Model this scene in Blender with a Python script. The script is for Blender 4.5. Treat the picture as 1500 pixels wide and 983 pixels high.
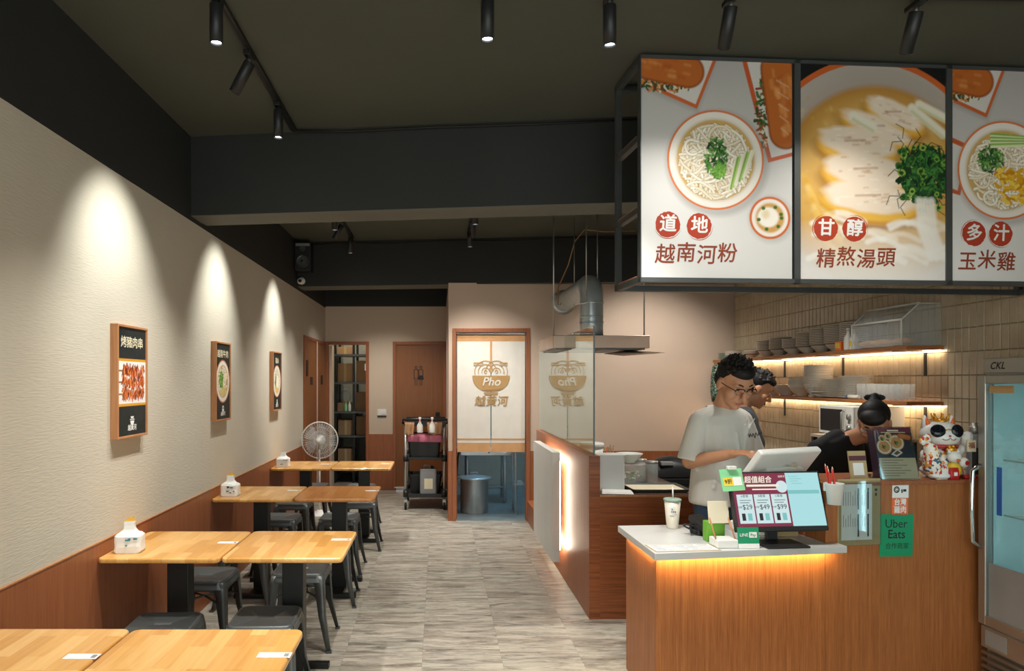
import bpy, bmesh, math, random
import numpy as np
from mathutils import Matrix, Vector, Euler, noise as mnoise

for _o in list(bpy.data.objects):
    bpy.data.objects.remove(_o, do_unlink=True)
SC = bpy.context.scene
COL = SC.collection
PI = math.pi
random.seed(7)
RNG = np.random.default_rng(11)

# ------------------------------------------------------------------ camera, world, exposure
cam_d = bpy.data.cameras.new('camera')
cam = bpy.data.objects.new('camera', cam_d)
COL.objects.link(cam)
cam.location = (0, 0, 1.6)
cam.rotation_euler = (PI / 2, 0, 0)
cam_d.sensor_width = 36.0
cam_d.lens = 24.0
cam_d.shift_x = 108.0 / 1500.0
cam_d.shift_y = 66.5 / 1500.0
cam_d.clip_start = 0.05
cam_d.clip_end = 60
SC.camera = cam

world = bpy.data.worlds.new('world')
SC.world = world
world.use_nodes = True
_bg = world.node_tree.nodes['Background']
_bg.inputs[0].default_value = (0.95, 1.0, 0.95, 1)
_bg.inputs[1].default_value = 0.9
SC.view_settings.view_transform = 'Standard'
SC.view_settings.look = 'None'
SC.view_settings.gamma = 1.0
SC.view_settings.use_curve_mapping = False
SC.view_settings.exposure = 1.45
LAMP = 1.0           # overall level of the ceiling spots

def at(px, py, Y):
    """pixel of the 1500x983 photograph at depth Y -> point in the room"""
    return Vector(((px - 642.0) * Y / 1000.0, Y, 1.6 - (py - 558.0) * Y / 1000.0))

def zoff(py, z):
    """depth at which height z shows on image row py"""
    return (1.6 - z) * 1000.0 / (py - 558.0)

# ------------------------------------------------------------------ helpers
def lin(c):
    if isinstance(c, str):
        c = tuple(int(c[i:i + 2], 16) for i in (0, 2, 4))
    out = []
    for v in c[:3]:
        v = v / 255.0
        out.append(v / 12.92 if v <= 0.04045 else ((v + 0.055) / 1.055) ** 2.4)
    return tuple(out) + (1.0,)

class MB:
    def __init__(self):
        self.v, self.f, self.m, self.s = [], [], [], []
    def add(self, verts, faces, mi=0, smooth=False, M=None):
        b = len(self.v)
        if M is not None:
            verts = [M @ Vector(p) for p in verts]
        self.v += [tuple(p) for p in verts]
        for f in faces:
            self.f.append(tuple(i + b for i in f)); self.m.append(mi); self.s.append(smooth)
        return self
    def box(self, x0, x1, y0, y1, z0, z1, mi=0, M=None):
        vs = [(x0, y0, z0), (x1, y0, z0), (x1, y1, z0), (x0, y1, z0), (x0, y0, z1), (x1, y0, z1), (x1, y1, z1), (x0, y1, z1)]
        return self.add(vs, [(0, 3, 2, 1), (4, 5, 6, 7), (0, 1, 5, 4), (1, 2, 6, 5), (2, 3, 7, 6), (3, 0, 4, 7)], mi, False, M)
    def cbox(self, c, s, mi=0, M=None):
        return self.box(c[0] - s[0] / 2, c[0] + s[0] / 2, c[1] - s[1] / 2, c[1] + s[1] / 2, c[2] - s[2] / 2, c[2] + s[2] / 2, mi, M)
    def prism(self, poly, z0, z1, mi=0, M=None, smooth=False):
        n = len(poly)
        vs = [(p[0], p[1], z0) for p in poly] + [(p[0], p[1], z1) for p in poly]
        fs = [tuple(range(n - 1, -1, -1)), tuple(range(n, 2 * n))]
        self.add(vs, fs, mi, False, M)
        b = len(self.v) - 2 * n
        for i in range(n):
            j = (i + 1) % n
            self.f.append((b + i, b + j, b + n + j, b + n + i)); self.m.append(mi); self.s.append(smooth)
        return self
    def loft(self, rings, mi=0, smooth=True, caps=True, M=None, closed=False):
        n = len(rings[0]); vs = [p for r in rings for p in r]; fs = []
        R = len(rings)
        for a in range(R if closed else R - 1):
            b2 = (a + 1) % R
            for i in range(n):
                j = (i + 1) % n
                fs.append((a * n + i, a * n + j, b2 * n + j, b2 * n + i))
        self.add(vs, fs, mi, smooth, M)
        if caps and not closed:
            b = len(self.v) - len(vs)
            self.f.append(tuple(b + i for i in range(n - 1, -1, -1))); self.m.append(mi); self.s.append(False)
            self.f.append(tuple(b + (R - 1) * n + i for i in range(n))); self.m.append(mi); self.s.append(False)
        return self
    def cone(self, p0, p1, r0, r1=None, n=16, mi=0, caps=True, M=None, smooth=True):
        r1 = r0 if r1 is None else r1
        p0, p1 = Vector(p0), Vector(p1)
        d = (p1 - p0).normalized()
        u = d.orthogonal().normalized(); w = d.cross(u)
        ring = lambda p, r: [p + (u * math.cos(2 * PI * i / n) + w * math.sin(2 * PI * i / n)) * r for i in range(n)]
        return self.loft([ring(p0, r0), ring(p1, r1)], mi, smooth, caps, M)
    def lathe(self, prof, n=24, c=(0, 0, 0), mi=0, M=None, smooth=True, caps=True):
        rings = [[(c[0] + r * math.cos(2 * PI * i / n), c[1] + r * math.sin(2 * PI * i / n), c[2] + z) for i in range(n)] for r, z in prof]
        return self.loft(rings, mi, smooth, caps, M)
    def tube(self, pts, r, n=8, mi=0, M=None, closed=False, caps=True):
        pts = [Vector(p) for p in pts]; rings = []; N = len(pts)
        rs = r if isinstance(r, (list, tuple)) else [r] * N
        u = None
        for i, p in enumerate(pts):
            if closed:
                d = pts[(i + 1) % N] - pts[i - 1]
            else:
                d = pts[min(i + 1, N - 1)] - pts[max(i - 1, 0)]
            d.normalize()
            u = d.orthogonal() if u is None else u - d * u.dot(d)
            if u.length < 1e-6: u = d.orthogonal()
            u.normalize(); w = d.cross(u)
            rings.append([p + (u * math.cos(2 * PI * k / n) + w * math.sin(2 * PI * k / n)) * rs[i] for k in range(n)])
        return self.loft(rings, mi, True, caps, M, closed)
    def ball(self, c, r, nu=16, nv=10, mi=0, M=None, R=None):
        r = r if isinstance(r, (list, tuple)) else (r, r, r)
        vs = []; fs = []
        for j in range(nv + 1):
            t = PI * j / nv
            for i in range(nu):
                a = 2 * PI * i / nu
                q = Vector((r[0] * math.sin(t) * math.cos(a), r[1] * math.sin(t) * math.sin(a), -r[2] * math.cos(t)))
                if R is not None: q = R @ q
                vs.append(q + Vector(c))
        for j in range(nv):
            for i in range(nu):
                k = (i + 1) % nu
                fs.append((j * nu + i, j * nu + k, (j + 1) * nu + k, (j + 1) * nu + i))
        return self.add(vs, fs, mi, True, M)
    def disc(self, c, rx, ry, n=32, mi=0, M=None, a0=0, a1=2 * PI, rin=0):
        """flat disc / ring in XZ facing -Y"""
        full = abs(a1 - a0 - 2 * PI) < 1e-6
        k = n if full else n + 1
        A = [a0 + (a1 - a0) * i / n for i in range(k)]
        if rin <= 0:
            vs = [(c[0] + rx * math.cos(a), c[1], c[2] + ry * math.sin(a)) for a in A]
            return self.add(vs, [tuple(range(k))], mi, False, M)
        vs = [(c[0] + rx * math.cos(a), c[1], c[2] + ry * math.sin(a)) for a in A] + [(c[0] + rx * rin * math.cos(a), c[1], c[2] + ry * rin * math.sin(a)) for a in A]
        fs = [(i, (i + 1) % k, k + (i + 1) % k, k + i) for i in range(k if full else k - 1)]
        return self.add(vs, fs, mi, False, M)
    def build(self, name, mats, parent=None, loc=None, bevel=0, seg=2, rotz=0, sub=0):
        me = bpy.data.meshes.new(name)
        me.from_pydata(self.v, [], self.f)
        mats = mats if isinstance(mats, (list, tuple)) else [mats]
        for m in mats: me.materials.append(m)
        me.polygons.foreach_set('material_index', self.m)
        me.polygons.foreach_set('use_smooth', self.s)
        me.update()
        o = bpy.data.objects.new(name, me)
        COL.objects.link(o)
        if parent is not None: o.parent = parent
        if loc is not None: o.location = loc
        if rotz: o.rotation_euler = (0, 0, rotz)
        if bevel:
            b = o.modifiers.new('bevel', 'BEVEL'); b.width = bevel; b.segments = seg; b.limit_method = 'ANGLE'; b.angle_limit = 0.6
        if sub:
            s = o.modifiers.new('sub', 'SUBSURF'); s.levels = sub; s.render_levels = sub
        return o

def tag(o, label, cat, group=None, kind=None):
    if label: o['label'] = label
    if cat: o['category'] = cat
    if group: o['group'] = group
    if kind: o['kind'] = kind
    return o

def thing(name, label, cat, loc=(0, 0, 0), rotz=0, group=None, kind=None):
    o = bpy.data.objects.new(name, None)
    COL.objects.link(o)
    o.empty_display_size = 0.1
    o.location = loc; o.rotation_euler = (0, 0, rotz)
    return tag(o, label, cat, group, kind)

def dup(root, loc, rotz=0, label=None, group=None):
    r = root.copy(); COL.objects.link(r); r.location = loc; r.rotation_euler = (0, 0, rotz)
    if label: r['label'] = label
    if group: r['group'] = group
    for ch in list(root.children):
        c = ch.copy(); COL.objects.link(c); c.parent = r
        for g in list(ch.children):
            d = g.copy(); COL.objects.link(d); d.parent = c
    return r

def rrect(x0, x1, y0, y1, r, n=5):
    pts = []
    for cx, cy, a in ((x1 - r, y1 - r, 0), (x0 + r, y1 - r, PI / 2), (x0 + r, y0 + r, PI), (x1 - r, y0 + r, 1.5 * PI)):
        for i in range(n + 1):
            t = a + PI / 2 * i / n
            pts.append((cx + r * math.cos(t), cy + r * math.sin(t)))
    return pts

TXT = {}
def text_geo(s, size=1.0, bold=0.0, shear=0.0, align='CENTER', spacing=1.0, res=3):
    key = (s, bold, shear, align, spacing)
    if key not in TXT:
        cu = bpy.data.curves.new('t', 'FONT')
        cu.body = s; cu.size = 1.0; cu.align_x = align; cu.align_y = 'CENTER'
        cu.offset = bold; cu.shear = shear; cu.space_character = spacing
        cu.resolution_u = res
        cu.fill_mode = 'FRONT'
        ob = bpy.data.objects.new('t', cu)
        me = bpy.data.meshes.new_from_object(ob)
        TXT[key] = ([tuple(v.co) for v in me.vertices], [tuple(p.vertices) for p in me.polygons])
        bpy.data.objects.remove(ob); bpy.data.curves.remove(cu); bpy.data.meshes.remove(me)
    v, f = TXT[key]
    return [(x * size, y * size) for x, y, z in v], f

def put_text(mb, s, size, M, bold=0.0, shear=0.0, mi=0, align='CENTER', sx=1.0, spacing=1.0, lift=0.0):
    """text in the local XZ plane facing -Y of matrix M, centre at its origin"""
    v, f = text_geo(s, size, 0.0, shear, align, spacing)
    b = max(0.0, bold) * size
    for i, (dx, dz) in enumerate(((0, 0), (b, 0), (-b, 0), (0, b), (0, -b)) if b > 0 else ((0, 0),)):
        mb.add([(x * sx + dx, -lift - i * 2e-5, y + dz) for x, y in v], f, mi, False, M)
    return mb

T = Matrix.Translation
def RX(a): return Matrix.Rotation(a, 4, 'X')
def RY(a): return Matrix.Rotation(a, 4, 'Y')
def RZ(a): return Matrix.Rotation(a, 4, 'Z')

# ------------------------------------------------------------------ materials
class NT:
    def __init__(self, name):
        self.mat = bpy.data.materials.new(name); self.mat.use_nodes = True
        self.t = self.mat.node_tree; self.n = self.t.nodes
        self.b = self.n['Principled BSDF']
    def node(self, ty, **kw):
        nd = self.n.new(ty)
        for k, v in kw.items(): setattr(nd, k, v)
        return nd
    def link(self, a, b): self.t.links.new(a, b)
    def coord(self, scale=(1, 1, 1), kind='Object', rnd=0.0):
        tc = self.node('ShaderNodeTexCoord')
        mp = self.node('ShaderNodeMapping'); mp.inputs['Scale'].default_value = scale
        src = tc.outputs[kind if kind != 'World' else 'Object']
        if kind == 'World':
            src = self.node('ShaderNodeNewGeometry').outputs['Position']
        if rnd:
            oi = self.node('ShaderNodeObjectInfo')
            mu = self.node('ShaderNodeVectorMath', operation='MULTIPLY_ADD')
            cx = self.node('ShaderNodeCombineXYZ')
            for i in range(3): self.link(oi.outputs['Random'], cx.inputs[i])
            self.link(cx.outputs[0], mu.inputs[0]); mu.inputs[1].default_value = (rnd, rnd * 1.7, rnd * 0.6)
            self.link(src, mu.inputs[2]); src = mu.outputs[0]
        self.link(src, mp.inputs[0])
        return mp.outputs[0]
    def noise(self, vec, scale, detail=3, rough=0.55, dist=0.0):
        nd = self.node('ShaderNodeTexNoise')
        nd.inputs['Scale'].default_value = scale; nd.inputs['Detail'].default_value = detail
        nd.inputs['Roughness'].default_value = rough; nd.inputs['Distortion'].default_value = dist
        self.link(vec, nd.inputs['Vector'])
        return nd.outputs['Fac']
    def ramp(self, fac, stops, interp='LINEAR'):
        r = self.node('ShaderNodeValToRGB'); cr = r.color_ramp; cr.interpolation = interp
        while len(cr.elements) < len(stops): cr.elements.new(0.5)
        for e, (p, c) in zip(cr.elements, stops):
            e.position = p; e.color = c if len(c) == 4 else tuple(c) + (1,)
        self.link(fac, r.inputs[0])
        return r.outputs[0]
    def mix(self, a, b, fac, mode='MIX'):
        m = self.node('ShaderNodeMix', data_type='RGBA', blend_type=mode)
        for s, v in ((m.inputs[6], a), (m.inputs[7], b)):
            if isinstance(v, tuple): s.default_value = v
            else: self.link(v, s)
        if isinstance(fac, (int, float)): m.inputs[0].default_value = fac
        else: self.link(fac, m.inputs[0])
        return m.outputs[2]
    def math(self, op, a, b=None):
        m = self.node('ShaderNodeMath', operation=op)
        for s, v in ((m.inputs[0], a), (m.inputs[1], b)):
            if v is None: continue
            if isinstance(v, (int, float)): s.default_value = v
            else: self.link(v, s)
        return m.outputs[0]
    def bump(self, h, strength=0.3, dist=0.002):
        b = self.node('ShaderNodeBump'); b.inputs['Strength'].default_value = strength; b.inputs['Distance'].default_value = dist
        self.link(h, b.inputs['Height']); self.link(b.outputs[0], self.b.inputs['Normal'])
    def col(self, c):
        if isinstance(c, tuple): self.b.inputs['Base Color'].default_value = c
        else: self.link(c, self.b.inputs['Base Color'])
    def set(self, rough=0.5, metal=0.0, spec=None, trans=None, ior=None, coat=None, alpha=None):
        i = self.b.inputs
        i['Roughness'].default_value = rough; i['Metallic'].default_value = metal
        if spec is not None: i['Specular IOR Level'].default_value = spec
        if trans is not None: i['Transmission Weight'].default_value = trans
        if ior is not None: i['IOR'].default_value = ior
        if coat is not None: i['Coat Weight'].default_value = coat
        if alpha is not None: i['Alpha'].default_value = alpha
        return self.mat

def plain(name, c, rough=0.5, metal=0.0, var=0.06, scale=6.0, bump=0.0, spec=None, trans=None, coat=None, bscale=None, alpha=None, stretch=(1, 1, 1)):
    t = NT(name); cl = lin(c)
    v = t.coord(stretch)
    n = t.noise(v, scale)
    lo = tuple(x * (1 - var) for x in cl[:3]) + (1,); hi = tuple(min(1, x * (1 + var)) for x in cl[:3]) + (1,)
    t.col(t.ramp(n, [(0.3, lo), (0.7, hi)]))
    if bump:
        t.bump(t.noise(v, bscale or scale * 12, 2), bump)
    return t.set(rough, metal, spec, trans, None, coat, alpha)

def emit(name, c, s, base=None):
    t = NT(name); t.col(lin(base or c))
    t.b.inputs['Emission Color'].default_value = lin(c); t.b.inputs['Emission Strength'].default_value = s
    return t.set(0.6)

def wood(name, light, dark, axis='Z', rough=0.42, fine=1.0, contrast=1.0, spec=0.4):
    t = NT(name)
    st = {'Z': (1, 1, 0.02), 'X': (0.02, 1, 1), 'Y': (1, 0.02, 1)}[axis]
    v = t.coord(tuple(s for s in st))
    n1 = t.noise(v, 160 * fine, 3, 0.6)
    n2 = t.noise(v, 34 * fine, 3, 0.5)
    a = t.math('ADD', t.math('MULTIPLY', n1, 0.65), t.math('MULTIPLY', n2, 0.35))
    c = t.ramp(a, [(0.5 - 0.14 / contrast, lin(dark)), (0.5 + 0.14 / contrast, lin(light))])
    t.col(c)
    t.bump(n1, 0.06, 0.001)
    return t.set(rough, 0, spec)

M = {}
def build_materials():
    # left wall paper: fine wavy horizontal ribs
    t = NT('wallpaper'); v = t.coord((1, 1, 1))
    n = t.noise(v, 1.2)
    t.col(t.ramp(n, [(0.3, lin('c4bcab')), (0.7, lin('ccc4b4'))]))
    v2 = t.coord((1, 0.12, 1.0)); t.bump(t.noise(v2, 150, 2, 0.5, 0.3), 0.5, 0.003)
    M['wallpaper'] = t.set(0.85, 0, 0.25)
    M['beige'] = plain('beige_paint', 'cbb5a2', 0.8, var=0.02, scale=2, bump=0.05)
    M['beige2'] = plain('beige_paint_back', 'cbb9a4', 0.8, var=0.02, scale=2, bump=0.05)
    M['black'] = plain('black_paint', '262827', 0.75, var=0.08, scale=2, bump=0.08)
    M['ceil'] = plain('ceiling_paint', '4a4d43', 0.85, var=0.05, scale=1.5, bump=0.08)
    M['beam_low_lit'] = plain('beam_soffit_lit', '62635a', 0.8, var=0.06, scale=3, bump=0.1)  # lighter underside: light from below put into the colour
    M['wood'] = wood('red_wood', 'a3643f', '8b5030', 'Z', fine=1.3)
    M['woodh'] = wood('red_wood_crosswise', 'a05c33', '6f3c1f', 'X', contrast=1.1)
    M['wood_c'] = wood('counter_wood', 'b2703e', '8a5128', 'Z', fine=2.2, contrast=1.0)
    M['wood_d'] = wood('door_wood', '8f5a30', '7d4b26', 'Z', 0.38)
    M['wood_p'] = wood('frame_wood', 'c08a5f', 'a97146', 'Z', 0.5)
    M['shelf'] = wood('shelf_wood', 'b8794a', '96592f', 'Y', 0.4)
    # table top: glued staves running along the depth
    def table_wood(name, cols, rnd):
        t = NT(name)
        v = t.coord((1, 1, 1), rnd=rnd)
        br = t.node('ShaderNodeTexBrick')
        mp = t.node('ShaderNodeMapping'); mp.inputs['Rotation'].default_value = (0, 0, PI / 2)
        t.link(v, mp.inputs[0]); t.link(mp.outputs[0], br.inputs['Vector'])
        br.inputs['Scale'].default_value = 1.0; br.inputs['Mortar Size'].default_value = 0.0
        br.inputs['Brick Width'].default_value = 0.27; br.inputs['Row Height'].default_value = 0.055
        br.inputs['Color1'].default_value = (0, 0, 0, 1); br.inputs['Color2'].default_value = (1, 1, 1, 1)
        br.offset = 0.37; br.offset_frequency = 2; br.squash = 1.0
        st = t.ramp(br.outputs['Color'], [(0.0, lin(cols[0])), (0.5, lin(cols[1])), (1.0, lin(cols[2]))])
        v2 = t.coord((1, 0.07, 1), rnd=rnd)
        g = t.noise(v2, 60, 4, 0.6, 0.4)
        gc = t.ramp(g, [(0.35, (0.78, 0.73, 0.66, 1)), (0.6, (1, 1, 1, 1))])
        t.col(t.mix(st, gc, 0.5, 'MULTIPLY'))
        t.bump(g, 0.03, 0.001)
        return t.set(0.28, 0, 0.5, coat=0.25)
    M['table'] = table_wood('table_wood', ('cb9149', 'd9a35a', 'e6b672'), 7.0)
    M['table_r'] = table_wood('table_wood_reddish', ('bf7a3a', 'c98543', 'd0904e'), 9.0)
    # floor tile: weathered grey wood print, grain across the room
    t = NT('floor_tile')
    v = t.coord((0.17, 1, 1), rnd=13.0)
    n1 = t.noise(v, 24, 7, 0.75, 0.8); n2 = t.noise(v, 7, 4, 0.6, 0.3)
    c1 = t.ramp(n1, [(0.33, lin('625c53')), (0.44, lin('8c867b')), (0.54, lin('a9a295')), (0.72, lin('bfb8aa'))])
    c2 = t.ramp(n2, [(0.34, (0.66, 0.62, 0.58, 1)), (0.5, (1, .99, .97, 1)), (0.66, (0.88, 0.92, 0.91, 1))])
    t.col(t.mix(c1, c2, 0.85, 'MULTIPLY'))
    t.bump(n1, 0.12, 0.001)
    M['floor'] = t.set(0.42, 0, 0.4)
    M['grout'] = plain('floor_joint', '6a655d', 0.8)
    M['kfloor'] = plain('kitchen_floor', '6d7c80', 0.35, var=0.15, scale=4)
    M['kwall'] = plain('kitchen_wall', '9a9a90', 0.6)
    t = NT('wall_tile')
    oi = t.node('ShaderNodeObjectInfo')
    v = t.coord((1, 1, 1), 'World'); n = t.noise(v, 7, 3)
    t.col(t.ramp(n, [(0.3, lin('b5a68c')), (0.7, lin('c6b99f'))]))
    t.bump(t.noise(v, 18, 2), 0.15, 0.003)
    M['tile'] = t.set(0.22, 0, 0.5)
    M['tgrout'] = plain('tile_grout', '9a8c74', 0.8)
    M['gunmetal'] = plain('gunmetal_paint', '565a5a', 0.38, 0.45, var=0.08, scale=8)
    M['blackmetal'] = plain('black_metal', '1b1c1b', 0.4, 0.2, var=0.1)
    M['blackplastic'] = plain('black_plastic', '1e1f20', 0.45, var=0.06)
    M['darkrubber'] = plain('dark_rubber', '151515', 0.7)
    M['steel'] = plain('brushed_steel', 'c4c6c4', 0.28, 0.75, var=0.08, scale=20, stretch=(1, 1, 0.05))
    M['steel2'] = plain('galvanised_steel', 'c2cdd2', 0.3, 0.55, var=0.12, scale=5)
    M['alu'] = plain('aluminium', 'b9bab6', 0.38, 0.9, var=0.04)
    M['pink_reflect'] = plain('hood_sheet', 'a58d7c', 0.35, 0.8, var=0.12, scale=3)  # pink wall's reflection put into the sheet's colour
    M['chrome'] = plain('chrome', 'd8dcdc', 0.1, 1.0, var=0.02)
    M['white'] = plain('white_plastic', 'e4e4de', 0.4, var=0.02)
    M['white_top'] = plain('white_stone', 'c3c4c1', 0.3, var=0.05, scale=5)
    M['white_panel'] = plain('white_board', 'dfe0dd', 0.5, var=0.03, stretch=(1, 1, 0.1))
    M['offwhite'] = plain('cream_plastic', 'd9cfb5', 0.45, var=0.03)
    M['paper'] = plain('paper_white', 'e8e8e4', 0.6, var=0.02)
    M['ceramic'] = plain('pale_ceramic', 'dad2c6', 0.3, var=0.03); M['rim_shade'] = plain('bowl_rim_shade', '8d7c6a', 0.35)  # brown band below the rim: shade between nested bowls as colour
    M['ceramic_g'] = plain('green_ceramic', '9fb0a0', 0.25, var=0.05)
    M['ink'] = plain('black_ink', '1f1e1e', 0.6)
    M['grey_ink'] = plain('grey_ink', '8b8b8b', 0.6)
    M['gold_ink'] = plain('gold_print', 'd9a43c', 0.5)
    M['cream_ink'] = plain('cream_print', 'ebe0c0', 0.6)
    M['red_ink'] = plain('red_print', 'b23a1e', 0.55)
    M['dred_ink'] = plain('brown_red_print', '8f3d22', 0.55)
    M['crimson'] = plain('crimson_print', '9b2445', 0.5)
    M['tan_ink'] = plain('tan_print', 'b99460', 0.7)
    M['teal_ink'] = plain('teal_print', '2f97a4', 0.5)
    M['green'] = plain('green_print', '0f8f5f', 0.5, var=0.04)
    M['lgreen'] = plain('light_green_card', '86cf96', 0.5)
    M['apple'] = plain('apple_green_box', '6fb12e', 0.5)
    M['yellow'] = plain('yellow_print', 'e9c53f', 0.5)
    M['orange'] = plain('orange_print', 'e06a2c', 0.45)
    M['orangep'] = plain('orange_plastic', 'e2722a', 0.35)
    M['red'] = plain('red_lacquer', 'b62020', 0.35)
    M['pencil'] = plain('red_pencil', 'c93026', 0.4)
    M['goldm'] = plain('gold_lacquer', 'd99a2b', 0.25, 0.6)
    M['blue'] = plain('blue_label', '2a63b8', 0.4)
    M['noren'] = plain('linen', 'e6e3da', 0.85, var=0.03, scale=8, bump=0.15, bscale=300)
    M['noren_b'] = plain('linen_tan', 'cfa070', 0.85, var=0.06, scale=10, bump=0.15, bscale=300)
    M['cardboard'] = plain('cardboard', 'a5835f', 0.8, var=0.05)
    M['cardboard_d'] = plain('brown_cardboard', '9a7a5a', 0.8, var=0.06)
    M['kraft'] = plain('kraft_card', 'b39d72', 0.7, var=0.04)
    M['pinkbag'] = plain('pink_bag', 'd0708a', 0.45, var=0.15, scale=12)
    M['cloth_t'] = plain('tan_cloth', 'b58c68', 0.9, var=0.12, scale=14)
    M['glovegrey'] = plain('grey_plastic', '8d8f90', 0.5)
    M['hair'] = plain('black_hair', '14110f', 0.6, var=0.25, scale=30, spec=0.3)
    M['skin'] = plain('skin', 'c08a68', 0.5, var=0.05, scale=8)
    M['skin2'] = plain('skin_tanned', 'b47d5a', 0.5, var=0.05, scale=8)
    M['lip'] = plain('lip', 'a8604f', 0.45)
    M['teewhite'] = plain('white_cotton', 'd5d2c9', 0.9, var=0.03, scale=9, bump=0.12, bscale=200)
    M['teeblack'] = plain('black_cotton', '17181a', 0.9, var=0.1, scale=9)
    M['teegrey'] = plain('charcoal_cotton', '34373b', 0.9, var=0.08, scale=9)
    M['denim'] = plain('denim', '2d4256', 0.85, var=0.15, scale=40)
    M['milk'] = plain('milky_cup', 'ddd6c4', 0.3, var=0.02)
    M['bread'] = plain('bread', 'c8925c', 0.6, var=0.2, scale=20)
    M['led'] = emit('led_cool', 'fff2dd', 11.0)
    M['led_w'] = emit('led_warm', 'ffdb9c', 28)
    M['led_s'] = emit('led_shelf', 'ffe2b8', 8.0)
    M['lens'] = emit('lamp_lens', 'f4fbff', 22.0)
    M['lens_off'] = plain('lamp_glass', '5a5c5a', 0.3)
    M['fridge_led'] = emit('fridge_led', 'c4ecff', 6.0)
    M['scr_blue'] = emit('screen_pale_blue', 'b6eef2', 0.3, '202020')
    M['scr_teal'] = emit('screen_teal', '8fdcdc', 0.26, '202020')
    M['scr_white'] = emit('screen_white', 'd6eef0', 0.32, '202020')
    M['scr_crim'] = emit('screen_crimson', '8e1f45', 0.28, '202020')
    M['scr_ink'] = emit('screen_ink', '3a3a40', 0.1, '101010')
    M['scr_cream'] = emit('screen_cream', 'f2ead8', 0.36, '202020')
    # clear sheet: glass that reflects but stays thin
    def glass(name, tint, rough, refl):
        t = NT(name); t.n.remove(t.b)
        out = t.n['Material Output']
        tr = t.node('ShaderNodeBsdfTransparent'); tr.inputs[0].default_value = lin(tint)
        gl = t.node('ShaderNodeBsdfGlossy'); gl.inputs['Roughness'].default_value = rough
        lw = t.node('ShaderNodeLayerWeight'); lw.inputs[0].default_value = 0.5
        fac = t.math('ADD', t.math('MULTIPLY', t.math('POWER', lw.outputs['Facing'], 4.0), refl), 0.045)
        mx = t.node('ShaderNodeMixShader')
        t.link(fac, mx.inputs[0]); t.link(tr.outputs[0], mx.inputs[1]); t.link(gl.outputs[0], mx.inputs[2])
        t.link(mx.outputs[0], out.inputs[0])
        return t.mat
    M['glass'] = glass('clear_glass', 'e9f1ec', 0.0, 0.8)
    M['glass_edge'] = plain('glass_edge', '16302c', 0.15)
    M['acrylic'] = glass('clear_acrylic', 'eef2f2', 0.03, 0.5)
    M['frosted'] = plain('frosted_plastic', 'dfe6e6', 0.35, var=0.02, alpha=0.2)
    M['frosted_w'] = plain('white_acrylic', 'dcdfdc', 0.4, var=0.02, alpha=0.9)
    M['fridge_in'] = plain('fridge_liner', 'cfe3e6', 0.5)
build_materials()
# ------------------------------------------------------------------ the room
LX, RXW, CZ = -1.654, 3.385, 3.23
BY, KY = 10.0, 7.8          # back wall, kitchen wall

def structure(name, label, cat):
    return thing(name, label, cat, kind='structure')

floor = structure('floor', 'grey weathered wood look vinyl tile floor of the eatery', 'floor')
MB().box(LX - .1, RXW + .1, -1.6, 12.4, -.06, -.0035).build('floor_bed', M['grout'], floor)
_ft = MB().box(-.2281, .2281, -.2281, .2281, -.0035, 0.0).build('tile', M['floor'], floor)
TS = 0.457
_first = True
for j in range(-4, 22):
    for i in range(-5, 8):
        cx, cy = -.092 + TS * (i + .5), 1.75 + TS * (j + .5)
        if cx < LX - .15 or cx > RXW + .1 or cy > 10.0: continue
        if cx > .2 and cy > 8.0: continue
        if cx > 1.25 and cy > 4.9: continue
        o = _ft if _first else _ft.copy()
        if not _first: COL.objects.link(o); o.parent = floor
        o.location = (cx, cy, 0); _first = False
_kf = MB().box(.12, RXW, KY + .02, 10.6, -.004, .001).build('kitchen_flooring', M['kfloor'], floor)
MB().box(1.2, RXW, 4.9, KY, -.004, .0005).build('service_flooring', M['kfloor'], floor)

ceiling = tag(MB().box(LX - .1, RXW + .1, -1.6, 12.4, CZ, CZ + .08).build('ceiling', M['ceil']), 'dark grey green painted ceiling', 'ceiling', kind='structure')

# left wall: paper above a wood dado, black band at the top
wl = structure('wall_left', 'beige textured wallpaper wall with wooden dado and black top band', 'wall')
MB().box(LX - .1, LX, -1.6, BY + .1, .81, 2.67).build('wallpaper', M['wallpaper'], wl)
MB().box(LX - .1, LX + .006, -1.6, 8.33, 0, .812).build('dado_panel', M['wood'], wl)
MB().box(LX - .1, LX + .009, -1.6, 8.33, .812, .818).build('dado_cap', M['wood_p'], wl)
MB().box(LX - .1, LX, 8.33, BY + .1, 0, .81).build('wall_base', M['beige2'], wl)
MB().box(LX - .1, LX + .003, -1.6, BY + .1, 2.67, CZ).build('black_band', M['black'], wl)

# back wall with the storeroom opening
wb = structure('wall_back', 'beige back wall with wooden dado between storeroom and restroom door', 'wall')
m = MB()
m.box(LX, .12, BY, BY + .1, 2.17, 2.69); m.box(-1.06, -.62, BY, BY + .1, .82, 2.17)
m.build('plaster', M['beige2'], wb)
MB().box(-1.06, -.62, BY - .006, BY + .1, 0, .82).build('dado_panel', M['wood'], wb)
MB().box(LX, .12, BY - .004, BY + .1, 2.69, CZ).build('black_band', M['black'], wb)
# storeroom shell
ws = structure('wall_storeroom', 'plain inside walls of the dim storeroom behind the opening', 'wall')
m = MB(); m.box(LX - .1, LX, BY + .1, 12.0, 0, CZ); m.box(-.9, -.8, BY + .1, 12.0, 0, CZ); m.box(LX - .1, -.8, 11.9, 12.0, 0, CZ)
m.build('plaster', M['kwall'], ws)

def door_frame(parent, x0, x1, z1, y, w=.045, d=.05, mat='wood'):
    m = MB()
    m.box(x0 - w, x0, y - .02, y + d, 0, z1 + w); m.box(x1, x1 + w, y - .02, y + d, 0, z1 + w); m.box(x0, x1, y - .02, y + d, z1, z1 + w)
    return m.build('door_frame', M[mat], parent, bevel=.003)

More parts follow.
